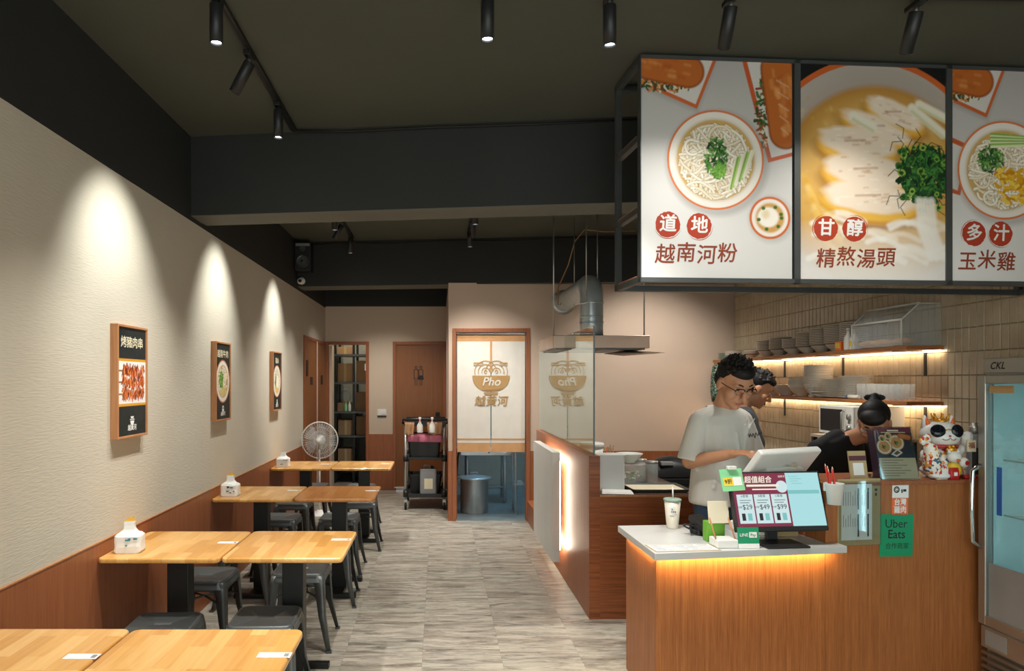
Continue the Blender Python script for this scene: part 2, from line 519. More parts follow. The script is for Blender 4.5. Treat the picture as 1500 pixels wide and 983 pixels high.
d1 = structure('door_1', 'open wooden framed doorway of the storeroom', 'doorway')
door_frame(d1, -1.605, -1.06, 2.13, BY)
m = MB(); m.box(-1.60, -1.565, BY + .03, BY + .25, .02, 2.12); m.build('open_door_leaf', M['beige2'], d1)
m = MB(); m.box(-1.075, -1.06, BY - .03, BY - .02, 1.75, 1.85); m.build('hinge', M['steel'], d1)

d2 = structure('door_2', 'closed wooden restroom door with line drawn man and woman sign', 'door')
door_frame(d2, -.62, .07, 2.13, BY)
dl = MB().box(-.62, .07, BY + .0, BY + .045, .03, 2.13).build('door_leaf', M['wood_d'], d2)
MB().box(-.64, -.44, BY - .03, BY - .0, 0.035, .05).build('light_gap', M['white'], d2)  # white strip stands in for light showing under the door
m = MB()
for sx, dress in ((-.325, False), (-.255, True)):
    m.disc((sx, BY - .004, 1.8), .02, .02, 16, rin=.6)
    bw = .028
    for x in (sx - bw, sx + bw): m.box(x - .004, x + .004, BY - .005, BY, 1.62 if not dress else 1.66, 1.765)
    m.box(sx - bw, sx + bw, BY - .005, BY, 1.76, 1.768)
    if dress:
        m.add([(sx - .03, BY - .004, 1.68), (sx + .03, BY - .004, 1.68), (sx + .045, BY - .004, 1.62), (sx - .045, BY - .004, 1.62)], [(0, 1, 2, 3)])
    for x in (sx - .014, sx + .014): m.box(x - .004, x + .004, BY - .005, BY, 1.53, 1.65)
m.build('restroom_sign', M['ink'], dl)
m = MB(); m.cone((-.01, BY - .01, 1.11), (-.01, BY - .05, 1.11), .025, n=16); m.cbox((-.01, BY - .004, 1.11), (.06, .012, .06)); m.build('door_knob', M['blackmetal'], dl)

for nm, y0, y1, lab in (('door_3', 8.4, 9.16, 'wooden side door with black sign in the papered wall'), ('door_4', 9.24, 9.93, 'wooden side door beside the storeroom opening')):
    d = structure(nm, lab, 'door')
    lf = MB().box(LX, LX + .012, y0, y1, .02, 2.12).build('door_leaf', M['wood_d'], d)
    m = MB(); m.box(LX, LX + .02, y0 - .04, y0, 0, 2.16); m.box(LX, LX + .02, y1, y1 + .03, 0, 2.16); m.box(LX, LX + .02, y0, y1, 2.12, 2.16)
    m.build('door_frame', M['wood'], d)
    if nm == 'door_3':
        MB().box(LX + .012, LX + .018, y0 + .08, y0 + .2, 1.66, 1.86).build('black_sign', M['ink'], lf)
        MB().box(LX + .012, LX + .018, y0 + .36, y0 + .5, 1.55, 1.65).build('black_sign', M['ink'], lf)
        MB().box(LX, LX + .025, y1 + .03, y1 + .06, 0, 2.13).build('white_strip', M['white'], d)
    else:
        MB().box(LX + .012, LX + .018, y0 + .3, y0 + .44, 1.55, 1.68).build('black_sign', M['ink'], lf)

sw = thing('wall_switch', 'white wall switch plate between storeroom and restroom door', 'switch', (-.825, BY, 1.14))
MB().box(-.065, .065, -.012, 0, -.045, .045).build('plate', M['white'], sw, bevel=.003)
for x in (-.035, 0, .035): MB().box(x - .014, x + .014, -.018, -.012, -.025, .025).build('rocker', M['white'], sw, bevel=.002)
MB().box(-.065, .065, -.012, -.0, -.066, -.05).build('label_strip', M['ink'], sw)

# kitchen wall (faces the camera) with the curtain opening
wk = structure('wall_kitchen', 'pinkish beige kitchen wall with curtain doorway and wooden dado', 'wall')
OX0, OX1, OZ = .205, 1.005, 2.155
m = MB()
m.box(.117, OX0 - .04, KY, KY + .12, .80, 2.72); m.box(OX0 - .04, OX1 + .04, KY, KY + .12, OZ + .04, 2.72); m.box(OX1 + .04, RXW + .1, KY, KY + .12, .80, 2.72)
m.box(.117, .217, KY + .12, BY, .82, 2.72)
m.build('plaster', M['beige'], wk)
m = MB(); m.box(.113, OX0 - .04, KY - .004, KY + .12, 0, .80); m.box(OX1 + .04, RXW + .1, KY - .004, KY + .12, 0, .80)
m.box(.113, .217, KY + .12, BY, 0, .82)
m.build('dado_panel', M['wood'], wk)
m = MB(); m.box(OX0 - .042, OX0, KY - .02, KY + .13, 0, OZ + .045); m.box(OX1, OX1 + .042, KY - .02, KY + .13, 0, OZ + .045); m.box(OX0, OX1, KY - .02, KY + .13, OZ, OZ + .045)
m.build('opening_frame', M['wood'], wk, bevel=.003)
m = MB(); m.box(.117, .217, KY + .12, BY + .1, 2.72, CZ); m.box(.117, RXW, KY + .13, KY + .25, 2.72, CZ); m.build('black_band', M['black'], wk)
wr2 = structure('wall_kitchen_rear', 'plain far wall inside the kitchen behind the curtain', 'wall')
m = MB(); m.box(.117, RXW, 10.5, 10.6, 0, CZ); m.build('plaster', M['kwall'], wr2)

# right wall: upright tiles on grout
wr = structure('wall_right', 'taupe wall of upright glazed tiles behind the shelves', 'wall')
MB().box(RXW, RXW + .1, -1.6, 10.6, 0, CZ).build('grout_bed', M['tgrout'], wr)
TW, TH, G = .0605, .152, .0025
def tile_geo(mb, y, z):
    x0, x1 = RXW - .007, RXW - .0005
    b = .003
    a = [(x1, y, z), (x1, y + TW - G, z), (x1, y + TW - G, z + TH - G), (x1, y, z + TH - G)]
    f = [(x0, y + b, z + b), (x0, y + TW - G - b, z + b), (x0, y + TW - G - b, z + TH - G - b), (x0, y + b, z + TH - G - b)]
    mb.add(a + f, [(4, 7, 6, 5), (0, 1, 5, 4)[::-1], (1, 2, 6, 5)[::-1], (2, 3, 7, 6)[::-1], (3, 0, 4, 7)[::-1]])
_tm = MB(); tile_geo(_tm, 0, 0); _to = _tm.build('tile', M['tile'], wr)
rest = MB(); k = 0
cols = int((KY - 3.86) / TW)
for c in range(cols):
    for r in range(12):
        y, z = 3.86 + c * TW, .878 + r * TH
        if k < 300:
            o = _to if k == 0 else _to.copy()
            if k: COL.objects.link(o); o.parent = wr
            o.location = (random.uniform(-.0012, .0), y, z); k += 1
        else:
            tile_geo(rest, y, z)
ro = rest.build('tile_field', M['tile'], wr); ro['kind'] = 'stuff'

# beams: not quite square to the room
def beam(name, label, xl, yl, xr, yr, depth, z0):
    e = structure(name, label, 'beam')
    ang = math.atan2(yr - yl, xr - xl); L = math.hypot(xr - xl, yr - yl)
    e.location = (xl, yl, 0); e.rotation_euler = (0, 0, ang)
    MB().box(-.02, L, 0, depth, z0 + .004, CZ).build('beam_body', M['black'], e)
    MB().box(-.02, L, 0.0, depth, z0, z0 + .004).build('soffit', M['beam_low_lit'], e)
    return e
beam('beam_1', 'deep black ceiling beam crossing above the tables', LX, 4.56, RXW + .1, 3.93, .28, 2.70)
beam('beam_2', 'black ceiling beam above the kitchen wall holding the speaker', LX, 8.02, RXW + .1, 7.48, .33, 2.705)

# half wall beside the service side, glass screen on top
wp = structure('wall_partition', 'wooden half wall with glass screen beside the walkway', 'wall')
PX, PY0, PY1, PZ = 1.013, 4.585, 7.05, 1.096
m = MB(); m.box(PX, PX + .073, PY0, PY1, 0, PZ); m.build('half_wall_side', M['wood'], wp, bevel=.002)
MB().box(PX + .0005, PX + .0725, PY0 - .004, PY0, 0, PZ).build('half_wall_end', M['woodh'], wp)
m = MB(); m.box(PX, PX + .073, PY1, KY, 0, .235); m.build('low_curb', M['wood'], wp)
g = MB().box(1.044, 1.054, PY0 + .015, 7.09, PZ, 1.972).build('glass_screen', M['glass'], wp)
MB().box(1.0435, 1.0545, PY0 + .010, PY0 + .0148, PZ, 1.972).build('glass_edge', M['glass_edge'], g)
MB().box(1.0435, 1.0545, PY0 + .015, 7.09, 1.972, 1.975).build('glass_edge', M['white'], g)

# ------------------------------------------------------------------ ceiling lights
def track(name, label, p0, p1):
    p0, p1 = Vector(p0), Vector(p1)
    e = thing(name, label, 'light track', p0)
    d = p1 - p0; ang = math.atan2(d.y, d.x); L = d.length
    Mx = RZ(ang)
    MB().box(0, L, -.017, .017, -.022, 0, M=Mx).build('rail', M['blackmetal'], e)
    MB().box(0, L, -.006, .006, -.0235, -.0215, M=Mx).build('slot', M['darkrubber'], e)
    return e
TZ = CZ - .022
track('light_track', 'black ceiling light track above the table row', (-.93, -.9, CZ), (-.93, 4.40, CZ))
track('light_track', 'black ceiling light track behind the deep beam over the far tables', (-.97, 4.98, CZ), (-.97, 7.75, CZ))
track('light_track', 'black ceiling light track behind the deep beam over the walkway', (.335, 5.0, CZ), (.335, 7.6, CZ))
track('light_track', 'black cross track in front of the hanging menu board', (-.1, 2.78, CZ), (3.3, 2.92, CZ))

def lamp(label, x, y, aim=None, lit=True, power=0.0, cone=60, blend=.5, col=(1, .95, .86), ztop=None, group='ceiling track spotlights', radius=.025):
    """aim: point the barrel looks at; None = straight down"""
    zt = TZ if ztop is None else ztop
    e = thing('track_spotlight', label, 'spotlight', (x, y, zt), group=group)
    d = Vector((0, 0, -1)) if aim is None else (Vector(aim) - Vector((x, y, zt - .07))).normalized()
    MB().box(-.018, .018, -.05, .05, -.022, 0).build('track_adapter', M['blackmetal'], e, bevel=.003)
    m = MB(); m.cone((0, 0, -.02), (0, 0, -.05), .008, n=10); m.ball((0, 0, -.05), .013, 10, 6); m.build('swivel', M['alu'], e)
    top = Vector((0, 0, -.045)) - d * .005 if aim is not None else Vector((0, 0, -.03))
    a, b = top, top + d * .165
    Q = Vector((0, 0, 1)).rotation_difference(d).to_matrix().to_4x4()
    m = MB(); m.lathe([(.0, 0), (.025, 0), (.0275, .004), (.0275, .165), (.0235, .165), (.0225, .152)], 24, M=T(a) @ Q, caps=False)
    bd = m.build('barrel', M['blackplastic'], e)
    mm = MB(); mm.lathe([(0.0, .1535), (.0228, .1535)], 24, M=T(a) @ Q, caps=False)
    mm.build('lens', M['lens'] if lit else M['lens_off'], e)
    if power > 0:
        ld = bpy.data.lights.new('spot', 'SPOT'); ld.energy = power * LAMP; ld.spot_size = math.radians(cone); ld.spot_blend = blend
        ld.color = col; ld.shadow_soft_size = radius
        lo = bpy.data.objects.new('spot', ld); COL.objects.link(lo); lo.parent = e
        lo.location = a + d * .175
        lo.rotation_euler = Vector((0, 0, -1)).rotation_difference(d).to_euler()
    return e
W1, W2, W3 = (1, .95, .88), (1, .96, .90), (.98, 1, .95)
# over the table row
lamp('lit track spotlight nearest the camera on the table row track', -.93, 2.86, None, True, 42, 84, .8, W2)
lamp('tilted track spotlight between two lit ones, washing the skewer picture', -.93, 3.36, (-1.66, 3.5, 1.85), False, 46, 66, 1.0, W3)
lamp('lit track spotlight at the end of the table row track by the beam', -.93, 3.97, None, True, 42, 84, .8, W2)
lamp('added track spotlight, out of view near the shop front, aimed at the table corner', -.93, 1.3, (-1.0, 1.75, 0.7), True, 42, 85, .8, W2)  # added out of view to light the nearest tables
# behind the deep beam
lamp('track spotlight hidden behind the beam, washing the noodle picture', -.97, 5.08, (-1.66, 5.1, 1.85), False, 48, 62, 1.0, W3)
lamp('lit far track spotlight closest behind the deep beam above the tables', -.97, 6.4, None, True, 38, 82, .8, W2)
lamp('tilted far track spotlight washing the smallest looking picture', -.97, 6.86, (-1.66, 6.86, 1.85), False, 46, 60, 1.0, W3)
lamp('lit far track spotlight farthest back above the last table', -.97, 7.55, None, True, 40, 84, .8, W2)
lamp('lit walkway spotlight tucked up beside the deep beam', .335, 6.17, None, True, 55, 84, .8, W1)
lamp('tilted lit walkway spotlight in the middle of its trio', .335, 6.7, (.55, 7.7, .9), True, 42, 80, .9, W1)
lamp('lit walkway spotlight farthest back toward the kitchen curtain', .335, 7.2, None, True, 26, 84, .8, W1)
# in front of the menu board
lamp('lit spotlight above the walkway in front of the menu board', .204, 2.83, None, True, 62, 84, .8, W2)
lamp('lit spotlight beside the hanging menu board edge', .715, 2.85, (.78, 3.0, 0), True, 62, 84, .8, W2)
lamp('tilted dark spotlight above the first menu panel', 1.225, 2.86, (1.15, 3.36, 1.7), False, 10, 104, 1.0, W2)
lamp('tilted dark spotlight above the middle menu panel', 2.03, 2.9, (1.95, 3.42, 1.7), False, 10, 104, 1.0, W2)
# added lamps, unseen behind board or beams, lighting service side and far end
lamp('added spotlight, unseen behind the menu board, over the staff', 2.2, 4.75, (2.1, 5.0, 0), True, 60, 100, .9, W1)
lamp('added spotlight, unseen behind the menu board, over the prep counter', 2.3, 6.5, (2.35, 7.6, 1.2), True, 45, 95, .9, W1)
lamp('added spotlight, unseen behind the far beam, before the restroom', -.75, 8.9, (-.75, 9.2, 0), True, 45, 110, .9, W1)
# ------------------------------------------------------------------ tables and stools
TBL_Z = .745
def make_table(mat):
    t = thing('dining_table', 'x', 'table')
    m = MB(); m.prism(rrect(-.294, .294, -.3, .3, .03), TBL_Z - .026, TBL_Z); m.build('tabletop', mat, t, bevel=.009, seg=3)
    MB().box(-.055, .055, -.045, .045, .012, TBL_Z - .034).build('pedestal', M['blackmetal'], t, bevel=.004)
    MB().box(-.17, .17, -.17, .17, TBL_Z - .034, TBL_Z - .026).build('mounting_plate', M['blackmetal'], t)
    m = MB()
    m.box(-.15, .15, .19, .235, .004, .034); m.box(-.15, .15, -.235, -.19, .004, .034); m.box(-.05, .05, -.19, .19, .004, .03)
    m.build('base', M['blackmetal'], t, bevel=.003)
    for sx in (-1, 1):
        for sy in (-1, 1):
            MB().cone((sx * .13, sy * .212, 0), (sx * .13, sy * .212, .006), .012, n=10).build('foot', M['darkrubber'], t)
    return t
ROW = {'first': 1.76, 'second': 3.285, 'third': 4.94, 'last': 6.67}
WHO = {'first': 'nearest the camera', 'second': 'in the second row from the camera', 'third': 'in the third row from the camera', 'last': 'in the farthest row'}
TXW, TXA = -1.352, -.757        # beside the wall, beside the aisle
tp = make_table(M['table'])
tq = make_table(M['table_r'])
used = set()
def put_table(x, y, reddish, label):
    src = tq if reddish else tp
    if src.name not in used:
        used.add(src.name); src.location = (x, y + .3, 0); src['label'] = label; src['group'] = 'butcher block tables along the wall'
        return src
    return dup(src, (x, y + .3, 0), 0, label, 'butcher block tables along the wall')
for k, y in ROW.items():
    put_table(TXW, y, False, 'light butcher block table touching the wall, ' + WHO[k])
    put_table(TXA, y + (.008 if k != 'first' else -.004), k == 'third', ('reddish' if k == 'third' else 'light') + ' butcher block table by the aisle, ' + WHO[k])

def make_stool():
    t = thing('metal_stool', 'x', 'stool')
    H, s, fl = .452, .155, .195
    # pressed seat: rounded square pan with a hand slot
    outer = rrect(-s, s, -s, s, .045, 6); inner = rrect(-s + .014, s - .014, -s + .014, s - .014, .036, 6)
    n = len(outer)
    m = MB()
    slot = []
    for (x, y) in inner:                      # slot ring with the same count of points
        a = math.atan2(y, x); c, q = math.cos(a), math.sin(a)
        slot.append((max(-.042, min(.042, c * .09)), max(-.011, min(.011, q * .05))))
    skirt = rrect(-s - .01, s + .01, -s - .01, s + .01, .045, 6)
    ring = lambda P, z: [(x, y, z) for x, y in P]
    m.loft([ring(skirt, H - .05), ring(skirt, H - .05)][:1] + [ring(outer, H - .012), ring([(x * .985, y * .985) for x, y in outer], H - .003),
            ring([(x * .96, y * .96) for x, y in outer], H), ring(inner, H - .001), ring([(x * .95, y * .95) for x, y in inner], H - .006), ring(slot, H - .006), ring(slot, H - .02)], 0, True, False)
    m.build('seat', M['gunmetal'], t)
    for sx in (-1, 1):
        for sy in (-1, 1):
            m = MB(); rings = []
            for z, w, off in ((H - .012, .062, s - .002), (H - .06, .058, s + .007), (.2, .04, fl - .022), (.012, .024, fl + .012)):
                ox, oy = sx * off, sy * off
                L = [(ox, oy - sy * w), (ox, oy - sy * .012), (ox - sx * .004, oy - sy * .004), (ox - sx * .012, oy), (ox - sx * w, oy),
                     (ox - sx * w, oy - sy * .006), (ox - sx * .014, oy - sy * .008), (ox - sx * .008, oy - sy * .014), (ox - sx * .006, oy - sy * w)]
                rings.append([(x, y, z) for x, y in L])
            m.loft(rings, 0, True, True)
            m.cbox((sx * (fl + .004), sy * (fl + .004), .006), (.03, .03, .012))
            m.build('leg', M['gunmetal'], t)
    m = MB()
    for a, b in (((-1, -1), (1, 1)), ((-1, 1), (1, -1))):
        p, q = Vector((a[0] * .15, a[1] * .15, .30)), Vector((b[0] * .15, b[1] * .15, .30))
        c = Vector((0, 0, .325 if a == (-1, -1) else .317))
        m.tube([p, c, q], .007, 6)
    m.build('cross_brace', M['gunmetal'], t)
    # skirt arches between the legs
    for i in range(4):
        Mx = RZ(i * PI / 2)
        pts = [(-.118, H - .012), (.118, H - .012), (.105, H - .075), (.07, H - .062), (-.07, H - .062), (-.105, H - .075)]
        vs = [(x, -s - .004, z) for x, z in pts] + [(x, -s + .001, z) for x, z in pts]
        n2 = len(pts)
        fs = [tuple(range(n2)), tuple(range(2 * n2 - 1, n2 - 1, -1))] + [(k, n2 + k, n2 + (k + 1) % n2, (k + 1) % n2) for k in range(n2)]
        mm = MB(); mm.add(vs, fs, M=Mx); mm.build('skirt', M['gunmetal'], t)
    return t
st0 = make_stool()
stools = [
    (-1.31, 3.24, .06, 'dark metal stool by the wall on the near side of the second row'),
    (-.845, 3.34, .03, 'dark metal stool by the aisle on the near side of the second row'),
    (-1.385, 4.07, 0, 'dark metal stool by the wall on the far side of the second row'),
    (-.845, 4.21, .02, 'dark metal stool by the aisle on the far side of the second row'),
    (-1.37, 4.93, 0, 'dark metal stool by the wall on the near side of the third row'),
    (-.80, 5.0, .05, 'dark metal stool by the aisle on the near side of the third row'),
    (-1.345, 5.80, 0, 'dark metal stool by the wall on the far side of the third row'),
    (-.84, 5.82, 0, 'dark metal stool by the aisle on the far side of the third row'),
    (-1.38, 6.54, 0, 'dark metal stool by the wall on the near side of the farthest row'),
    (-.755, 6.60, .04, 'dark metal stool by the aisle on the near side of the farthest row'),
    (-1.38, 7.55, 0, 'dark metal stool by the wall on the far side of the farthest row'),
    (-.85, 7.5, 0, 'dark metal stool by the aisle on the far side of the farthest row'),
]
for i, (x, y, r, lab) in enumerate(stools):
    if i == 0:
        st0.location = (x, y, 0); st0.rotation_euler = (0, 0, r); st0['label'] = lab; st0['group'] = 'dark metal stools along the tables'
    else:
        dup(st0, (x, y, 0), r, lab, 'dark metal stools along the tables')

# stickers on the tables (their codes are left blank)
def sticker(x, y, label):
    e = thing('table_sticker', label, 'sticker', (x, y, TBL_Z + .0006), group='white ordering stickers on the tables')
    MB().box(-.052, .052, -.02, .02, 0, .0006).build('label_sheet', M['paper'], e)
    MB().box(.03, .045, -.012, .012, .0006, .0009).build('print_line', M['grey_ink'], e)
for px, py, lab in ((120, 962, 'white sticker on the nearest table touching the wall'), (402, 960, 'white sticker on the nearest table by the aisle'),
                    (334, 795, 'white sticker on the second row table touching the wall'), (500, 790.5, 'white sticker on the second row table by the aisle'),
                    (431, 718.5, 'white sticker on the third row table touching the wall'), (545, 719, 'white sticker on the reddish third row table'),
                    (478, 680, 'white sticker on the farthest table touching the wall'), (566, 679.5, 'white sticker on the farthest table by the aisle')):
    y = zoff(py, TBL_Z); sticker((px - 642) * y / 1000, y, lab)

# tissue packs
def tissue_pack(x, y, s, ink, label, rot, tip):
    e = thing('tissue_pack', label, 'tissue pack', (x, y, TBL_Z + .001), rot, group='tissue packs by the wall')
    m = MB(); rings = []
    prof = [(0, .98, 1), (.01, 1.04, 1.04), (.03, 1.0, 1.06), (.055, 1.03, 1.05), (.08, 1.0, 1.02), (.092, .88, .8), (.1, .6, .5), (.112, .45, .34), (.13, .4, .26), (.15, .45, .2)]
    for z, fx, fy in prof:
        r = []
        for (px, py) in rrect(-.062 * fx, .062 * fx, -.042 * fy, .042 * fy, .016 * min(fx, fy), 5):
            q = mnoise.noise(Vector((px * 55, py * 55, z * 50 + x * 9))) * .009
            r.append((px * (1 + q * 8), py * (1 + q * 10), z * s + (q if z > .01 else 0)))
        rings.append(r)
    m.loft(rings, 0, False, True); m.build('wrapper', M['paper'], e)
    m = MB()
    for i in range(7):
        px, pz = random.uniform(-.01, .045), random.choice((.03, .04, .066, .072)) * s
        m.cbox((px, -.049 if pz < .055 else -.047, pz), (random.uniform(.008, .02), .003, .006), M=None)
    m.build('print_marks', M[ink], e)
    if tip:
        MB().add([(-.025, 0, .145 * s), (.022, 0, .15 * s), (.018, .005, .175 * s), (-.005, .004, .168 * s), (-.02, .003, .158 * s),
                  (-.025, .006, .145 * s), (.022, .006, .15 * s), (.018, .011, .175 * s), (-.005, .01, .168 * s), (-.02, .009, .158 * s)],
                 [(0, 1, 2, 3, 4), (9, 8, 7, 6, 5), (0, 5, 6, 1), (1, 6, 7, 2), (2, 7, 8, 3), (3, 8, 9, 4), (4, 9, 5, 0)]).build('foil_tip', M['gold_ink'], e)
tissue_pack(-1.545, 3.42, 1.0, 'teal_ink', 'white tissue pack with teal print and gold tip on the second table', .08, True)
tissue_pack(-1.545, 5.08, 1.0, 'ink', 'white tissue pack with black print on the third table', -.05, True)
tissue_pack(-1.54, 6.78, 1.0, 'grey_ink', 'small white tissue pack on the farthest table', 0, False)
tissue_pack(-1.545, 2.14, .9, 'grey_ink', 'white tissue pack cut by the picture edge on the nearest table', .2, False)

# ------------------------------------------------------------------ print rasters (flat printed pictures)
class Cv:
    """small canvas; x to the side, y up, both in metres; becomes a colour grid printed on a sheet"""
    def __init__(self, w, h, res, bg):
        self.w, self.h = w, h; self.nx, self.ny = int(w * res), int(h * res)
        self.x, self.y = np.meshgrid(np.linspace(0, w, self.nx), np.linspace(0, h, self.ny))
        self.px = w / self.nx
        self.im = np.zeros((self.ny, self.nx, 3)); self.im[:] = self.c(bg)
    def c(self, c): return np.array(lin(c)[:3])
    def over(self, a, c):
        a = np.clip(a, 0, 1)[..., None]
        self.im = self.im * (1 - a) + (self.c(c) if isinstance(c, str) else c) * a
    def sd(self, d, soft=1.0): return np.clip(.5 - d / (self.px * soft), 0, 1)
    def ell(self, cx, cy, rx, ry, c, ang=0, soft=1.2, a=1.0, rag=0, seed=0):
        X, Y = self.x - cx, self.y - cy
        ca, sa = math.cos(ang), math.sin(ang)
        u, v = (X * ca + Y * sa) / rx, (-X * sa + Y * ca) / ry
        r = np.sqrt(u * u + v * v)
        if rag:
            th = np.arctan2(v, u); rg = np.random.default_rng(seed)
            for k in range(3, 14): r = r + rag / k ** .5 * np.sin(k * th + rg.uniform(0, 6.3)) * .5
        self.over(self.sd((r - 1) * min(rx, ry), soft) * a, c)
    def ring(self, cx, cy, r, w, c, soft=1.2, a=1.0, asp=1.0):
        d = np.abs(np.sqrt((self.x - cx) ** 2 + ((self.y - cy) / asp) ** 2) - r) - w / 2
        self.over(self.sd(d, soft) * a, c)
    def poly(self, pts, c, soft=1.2, a=1.0):
        d = np.full(self.x.shape, -1e9); n = len(pts)      # convex, counter-clockwise
        for i in range(n):
            x0, y0 = pts[i]; x1, y1 = pts[(i + 1) % n]; L = math.hypot(x1 - x0, y1 - y0)
            d = np.maximum(d, ((self.x - x0) * (y1 - y0) - (self.y - y0) * (x1 - x0)) / L)
        self.over(self.sd(d, soft) * a, c)
    def stroke(self, pts, w, c, soft=1.2, a=1.0):
        xs = [p[0] for p in pts]; ys = [p[1] for p in pts]; pad = w + self.px * 3
        i0 = max(0, int((min(xs) - pad) / self.w * self.nx)); i1 = min(self.nx, int((max(xs) + pad) / self.w * self.nx) + 2)
        j0 = max(0, int((min(ys) - pad) / self.h * self.ny)); j1 = min(self.ny, int((max(ys) + pad) / self.h * self.ny) + 2)
        if i1 <= i0 or j1 <= j0: return
        X, Y = self.x[j0:j1, i0:i1], self.y[j0:j1, i0:i1]; d = np.full(X.shape, 1e9)
        for (x0, y0), (x1, y1) in zip(pts[:-1], pts[1:]):
            dx, dy = x1 - x0, y1 - y0; L2 = dx * dx + dy * dy + 1e-12
            t = np.clip(((X - x0) * dx + (Y - y0) * dy) / L2, 0, 1)
            d = np.minimum(d, np.hypot(X - x0 - t * dx, Y - y0 - t * dy))
        al = (np.clip(.5 - (d - w / 2) / (self.px * soft), 0, 1) * a)[..., None]
        cc = self.c(c) if isinstance(c, str) else c
        self.im[j0:j1, i0:i1] = self.im[j0:j1, i0:i1] * (1 - al) + cc * al
    def blob(self, cx, cy, r, c, soft=1.2, a=1.0):
        self.stroke([(cx, cy), (cx + r * .2, cy)], 2 * r, c, soft, a)
    def grad(self, f, c, a=1.0): self.over(f * a, c)
    def build(self, name, parent, Mx, mat=None):
        """sheet in local XZ facing -Y; origin at lower corner"""
        nx, ny = self.nx, self.ny
        me = bpy.data.meshes.new(name)
        co = np.zeros((ny * nx, 3)); co[:, 0] = self.x.ravel(); co[:, 2] = self.y.ravel()
        R = np.array(Mx.to_3x3()); co = co @ R.T + np.array(Mx.translation)
        idx = np.arange(nx * ny).reshape(ny, nx)
        q = np.stack([idx[:-1, :-1], idx[:-1, 1:], idx[1:, 1:], idx[1:, :-1]], -1).reshape(-1, 4)
        me.vertices.add(nx * ny); me.vertices.foreach_set('co', co.ravel())
        me.loops.add(q.size); me.loops.foreach_set('vertex_index', q.ravel().astype(np.int32))
        me.polygons.add(len(q)); me.polygons.foreach_set('loop_start', np.arange(0, q.size, 4, dtype=np.int32))
        ca = me.color_attributes.new('print', 'FLOAT_COLOR', 'POINT')
        rgba = np.ones((nx * ny, 4)); rgba[:, :3] = self.im.reshape(-1, 3)
        ca.data.foreach_set('color', rgba.ravel().astype(np.float32))
        me.update(); me.validate()
        me.materials.append(mat or M['print'])
        o = bpy.data.objects.new(name, me); COL.objects.link(o)
        if parent is not None: o.parent = parent
        return o
_t = NT('printed_sheet'); _a = _t.node('ShaderNodeAttribute'); _a.attribute_name = 'print'
_t.col(_a.outputs['Color']); M['print'] = _t.set(0.4, 0, 0.35)

def noodles(cv, cx, cy, R, n, cols, w, seed, asp=1.0):
    rg = np.random.default_rng(seed)
    for i in range(n):
        a = rg.uniform(0, 2 * PI); r = R * math.sqrt(rg.uniform(0, 1)) * .95
        x, y = cx + r * math.cos(a), cy + r * math.sin(a) * asp
        h = rg.uniform(0, 2 * PI); k = rg.normal(0, .17)
        pts = []
        for s in range(14):
            pts.append((x, y)); x += math.cos(h) * R * .07; y += math.sin(h) * R * .07 * asp; h += k + rg.normal(0, .12)
            if math.hypot(x - cx, (y - cy) / asp) > R: break
        if len(pts) > 2:
            cv.stroke(pts, w * 1.6, '8f7a55', a=.45); cv.stroke(pts, w, cols[rg.integers(len(cols))])
            cv.stroke([(p[0], p[1] + w * .15) for p in pts], w * .35, 'fbf6e8', a=.5)

def herbs(cv, cx, cy, rx, ry, n, seed, cols=('1f4d22', '2f6a2c', '4a8a35', '173c1c', '6ea545'), s=.012):
    rg = np.random.default_rng(seed)
    for i in range(n):
        a = rg.uniform(0, 2 * PI); r = math.sqrt(rg.uniform(0, 1))
        x, y = cx + rx * r * math.cos(a), cy + ry * r * math.sin(a)
        h = rg.uniform(0, PI); L = s * rg.uniform(.4, 1.2)
        cv.stroke([(x - math.cos(h) * L, y - math.sin(h) * L), (x + math.cos(h) * L, y + math.sin(h) * L)], s * rg.uniform(.3, .9), cols[rg.integers(len(cols))])

def noodle_bowl(cv, cx, cy, R, seed, topping='herb'):
    cv.ell(cx + R * .04, cy - R * .06, R * 1.07, R * 1.07, '8a8580', a=.45, soft=R / cv.px * .12)
    cv.ell(cx, cy, R, R, 'd9743a'); cv.ell(cx, cy, R * .96, R * .96, 'ece6dc'); cv.ell(cx, cy, R * .83, R * .83, 'd3c6ae', soft=6)
    cv.ell(cx, cy, R * .8, R * .8, 'd2a960', soft=3)
    noodles(cv, cx, cy - R * .03, R * .76, 230, ('efe4cc', 'f4ecd8', 'e6d8ba', 'f8f2e4'), R * .045, seed)

def bread(cv, x0, y0, x1, y1, w, seed):
    rg = np.random.default_rng(seed)
    cv.stroke([(x0, y0), (x1, y1)], w * 1.12, '8a4416', soft=3)
    cv.stroke([(x0, y0), (x1, y1)], w, 'b8652a', soft=4)
    dx, dy = x1 - x0, y1 - y0; L = math.hypot(dx, dy); nx_, ny_ = -dy / L, dx / L
    for i in range(26):
        t = rg.uniform(0, 1); o = rg.uniform(-.3, .42) * w
        cv.stroke([(x0 + dx * (t - .05) + nx_ * o, y0 + dy * (t - .05) + ny_ * o), (x0 + dx * (t + .05) + nx_ * o, y0 + dy * (t + .05) + ny_ * o)], w * rg.uniform(.04, .16), ('d68c4a', 'c87a38', 'dd9c5e', 'a9561f')[rg.integers(4)], soft=5, a=.6)
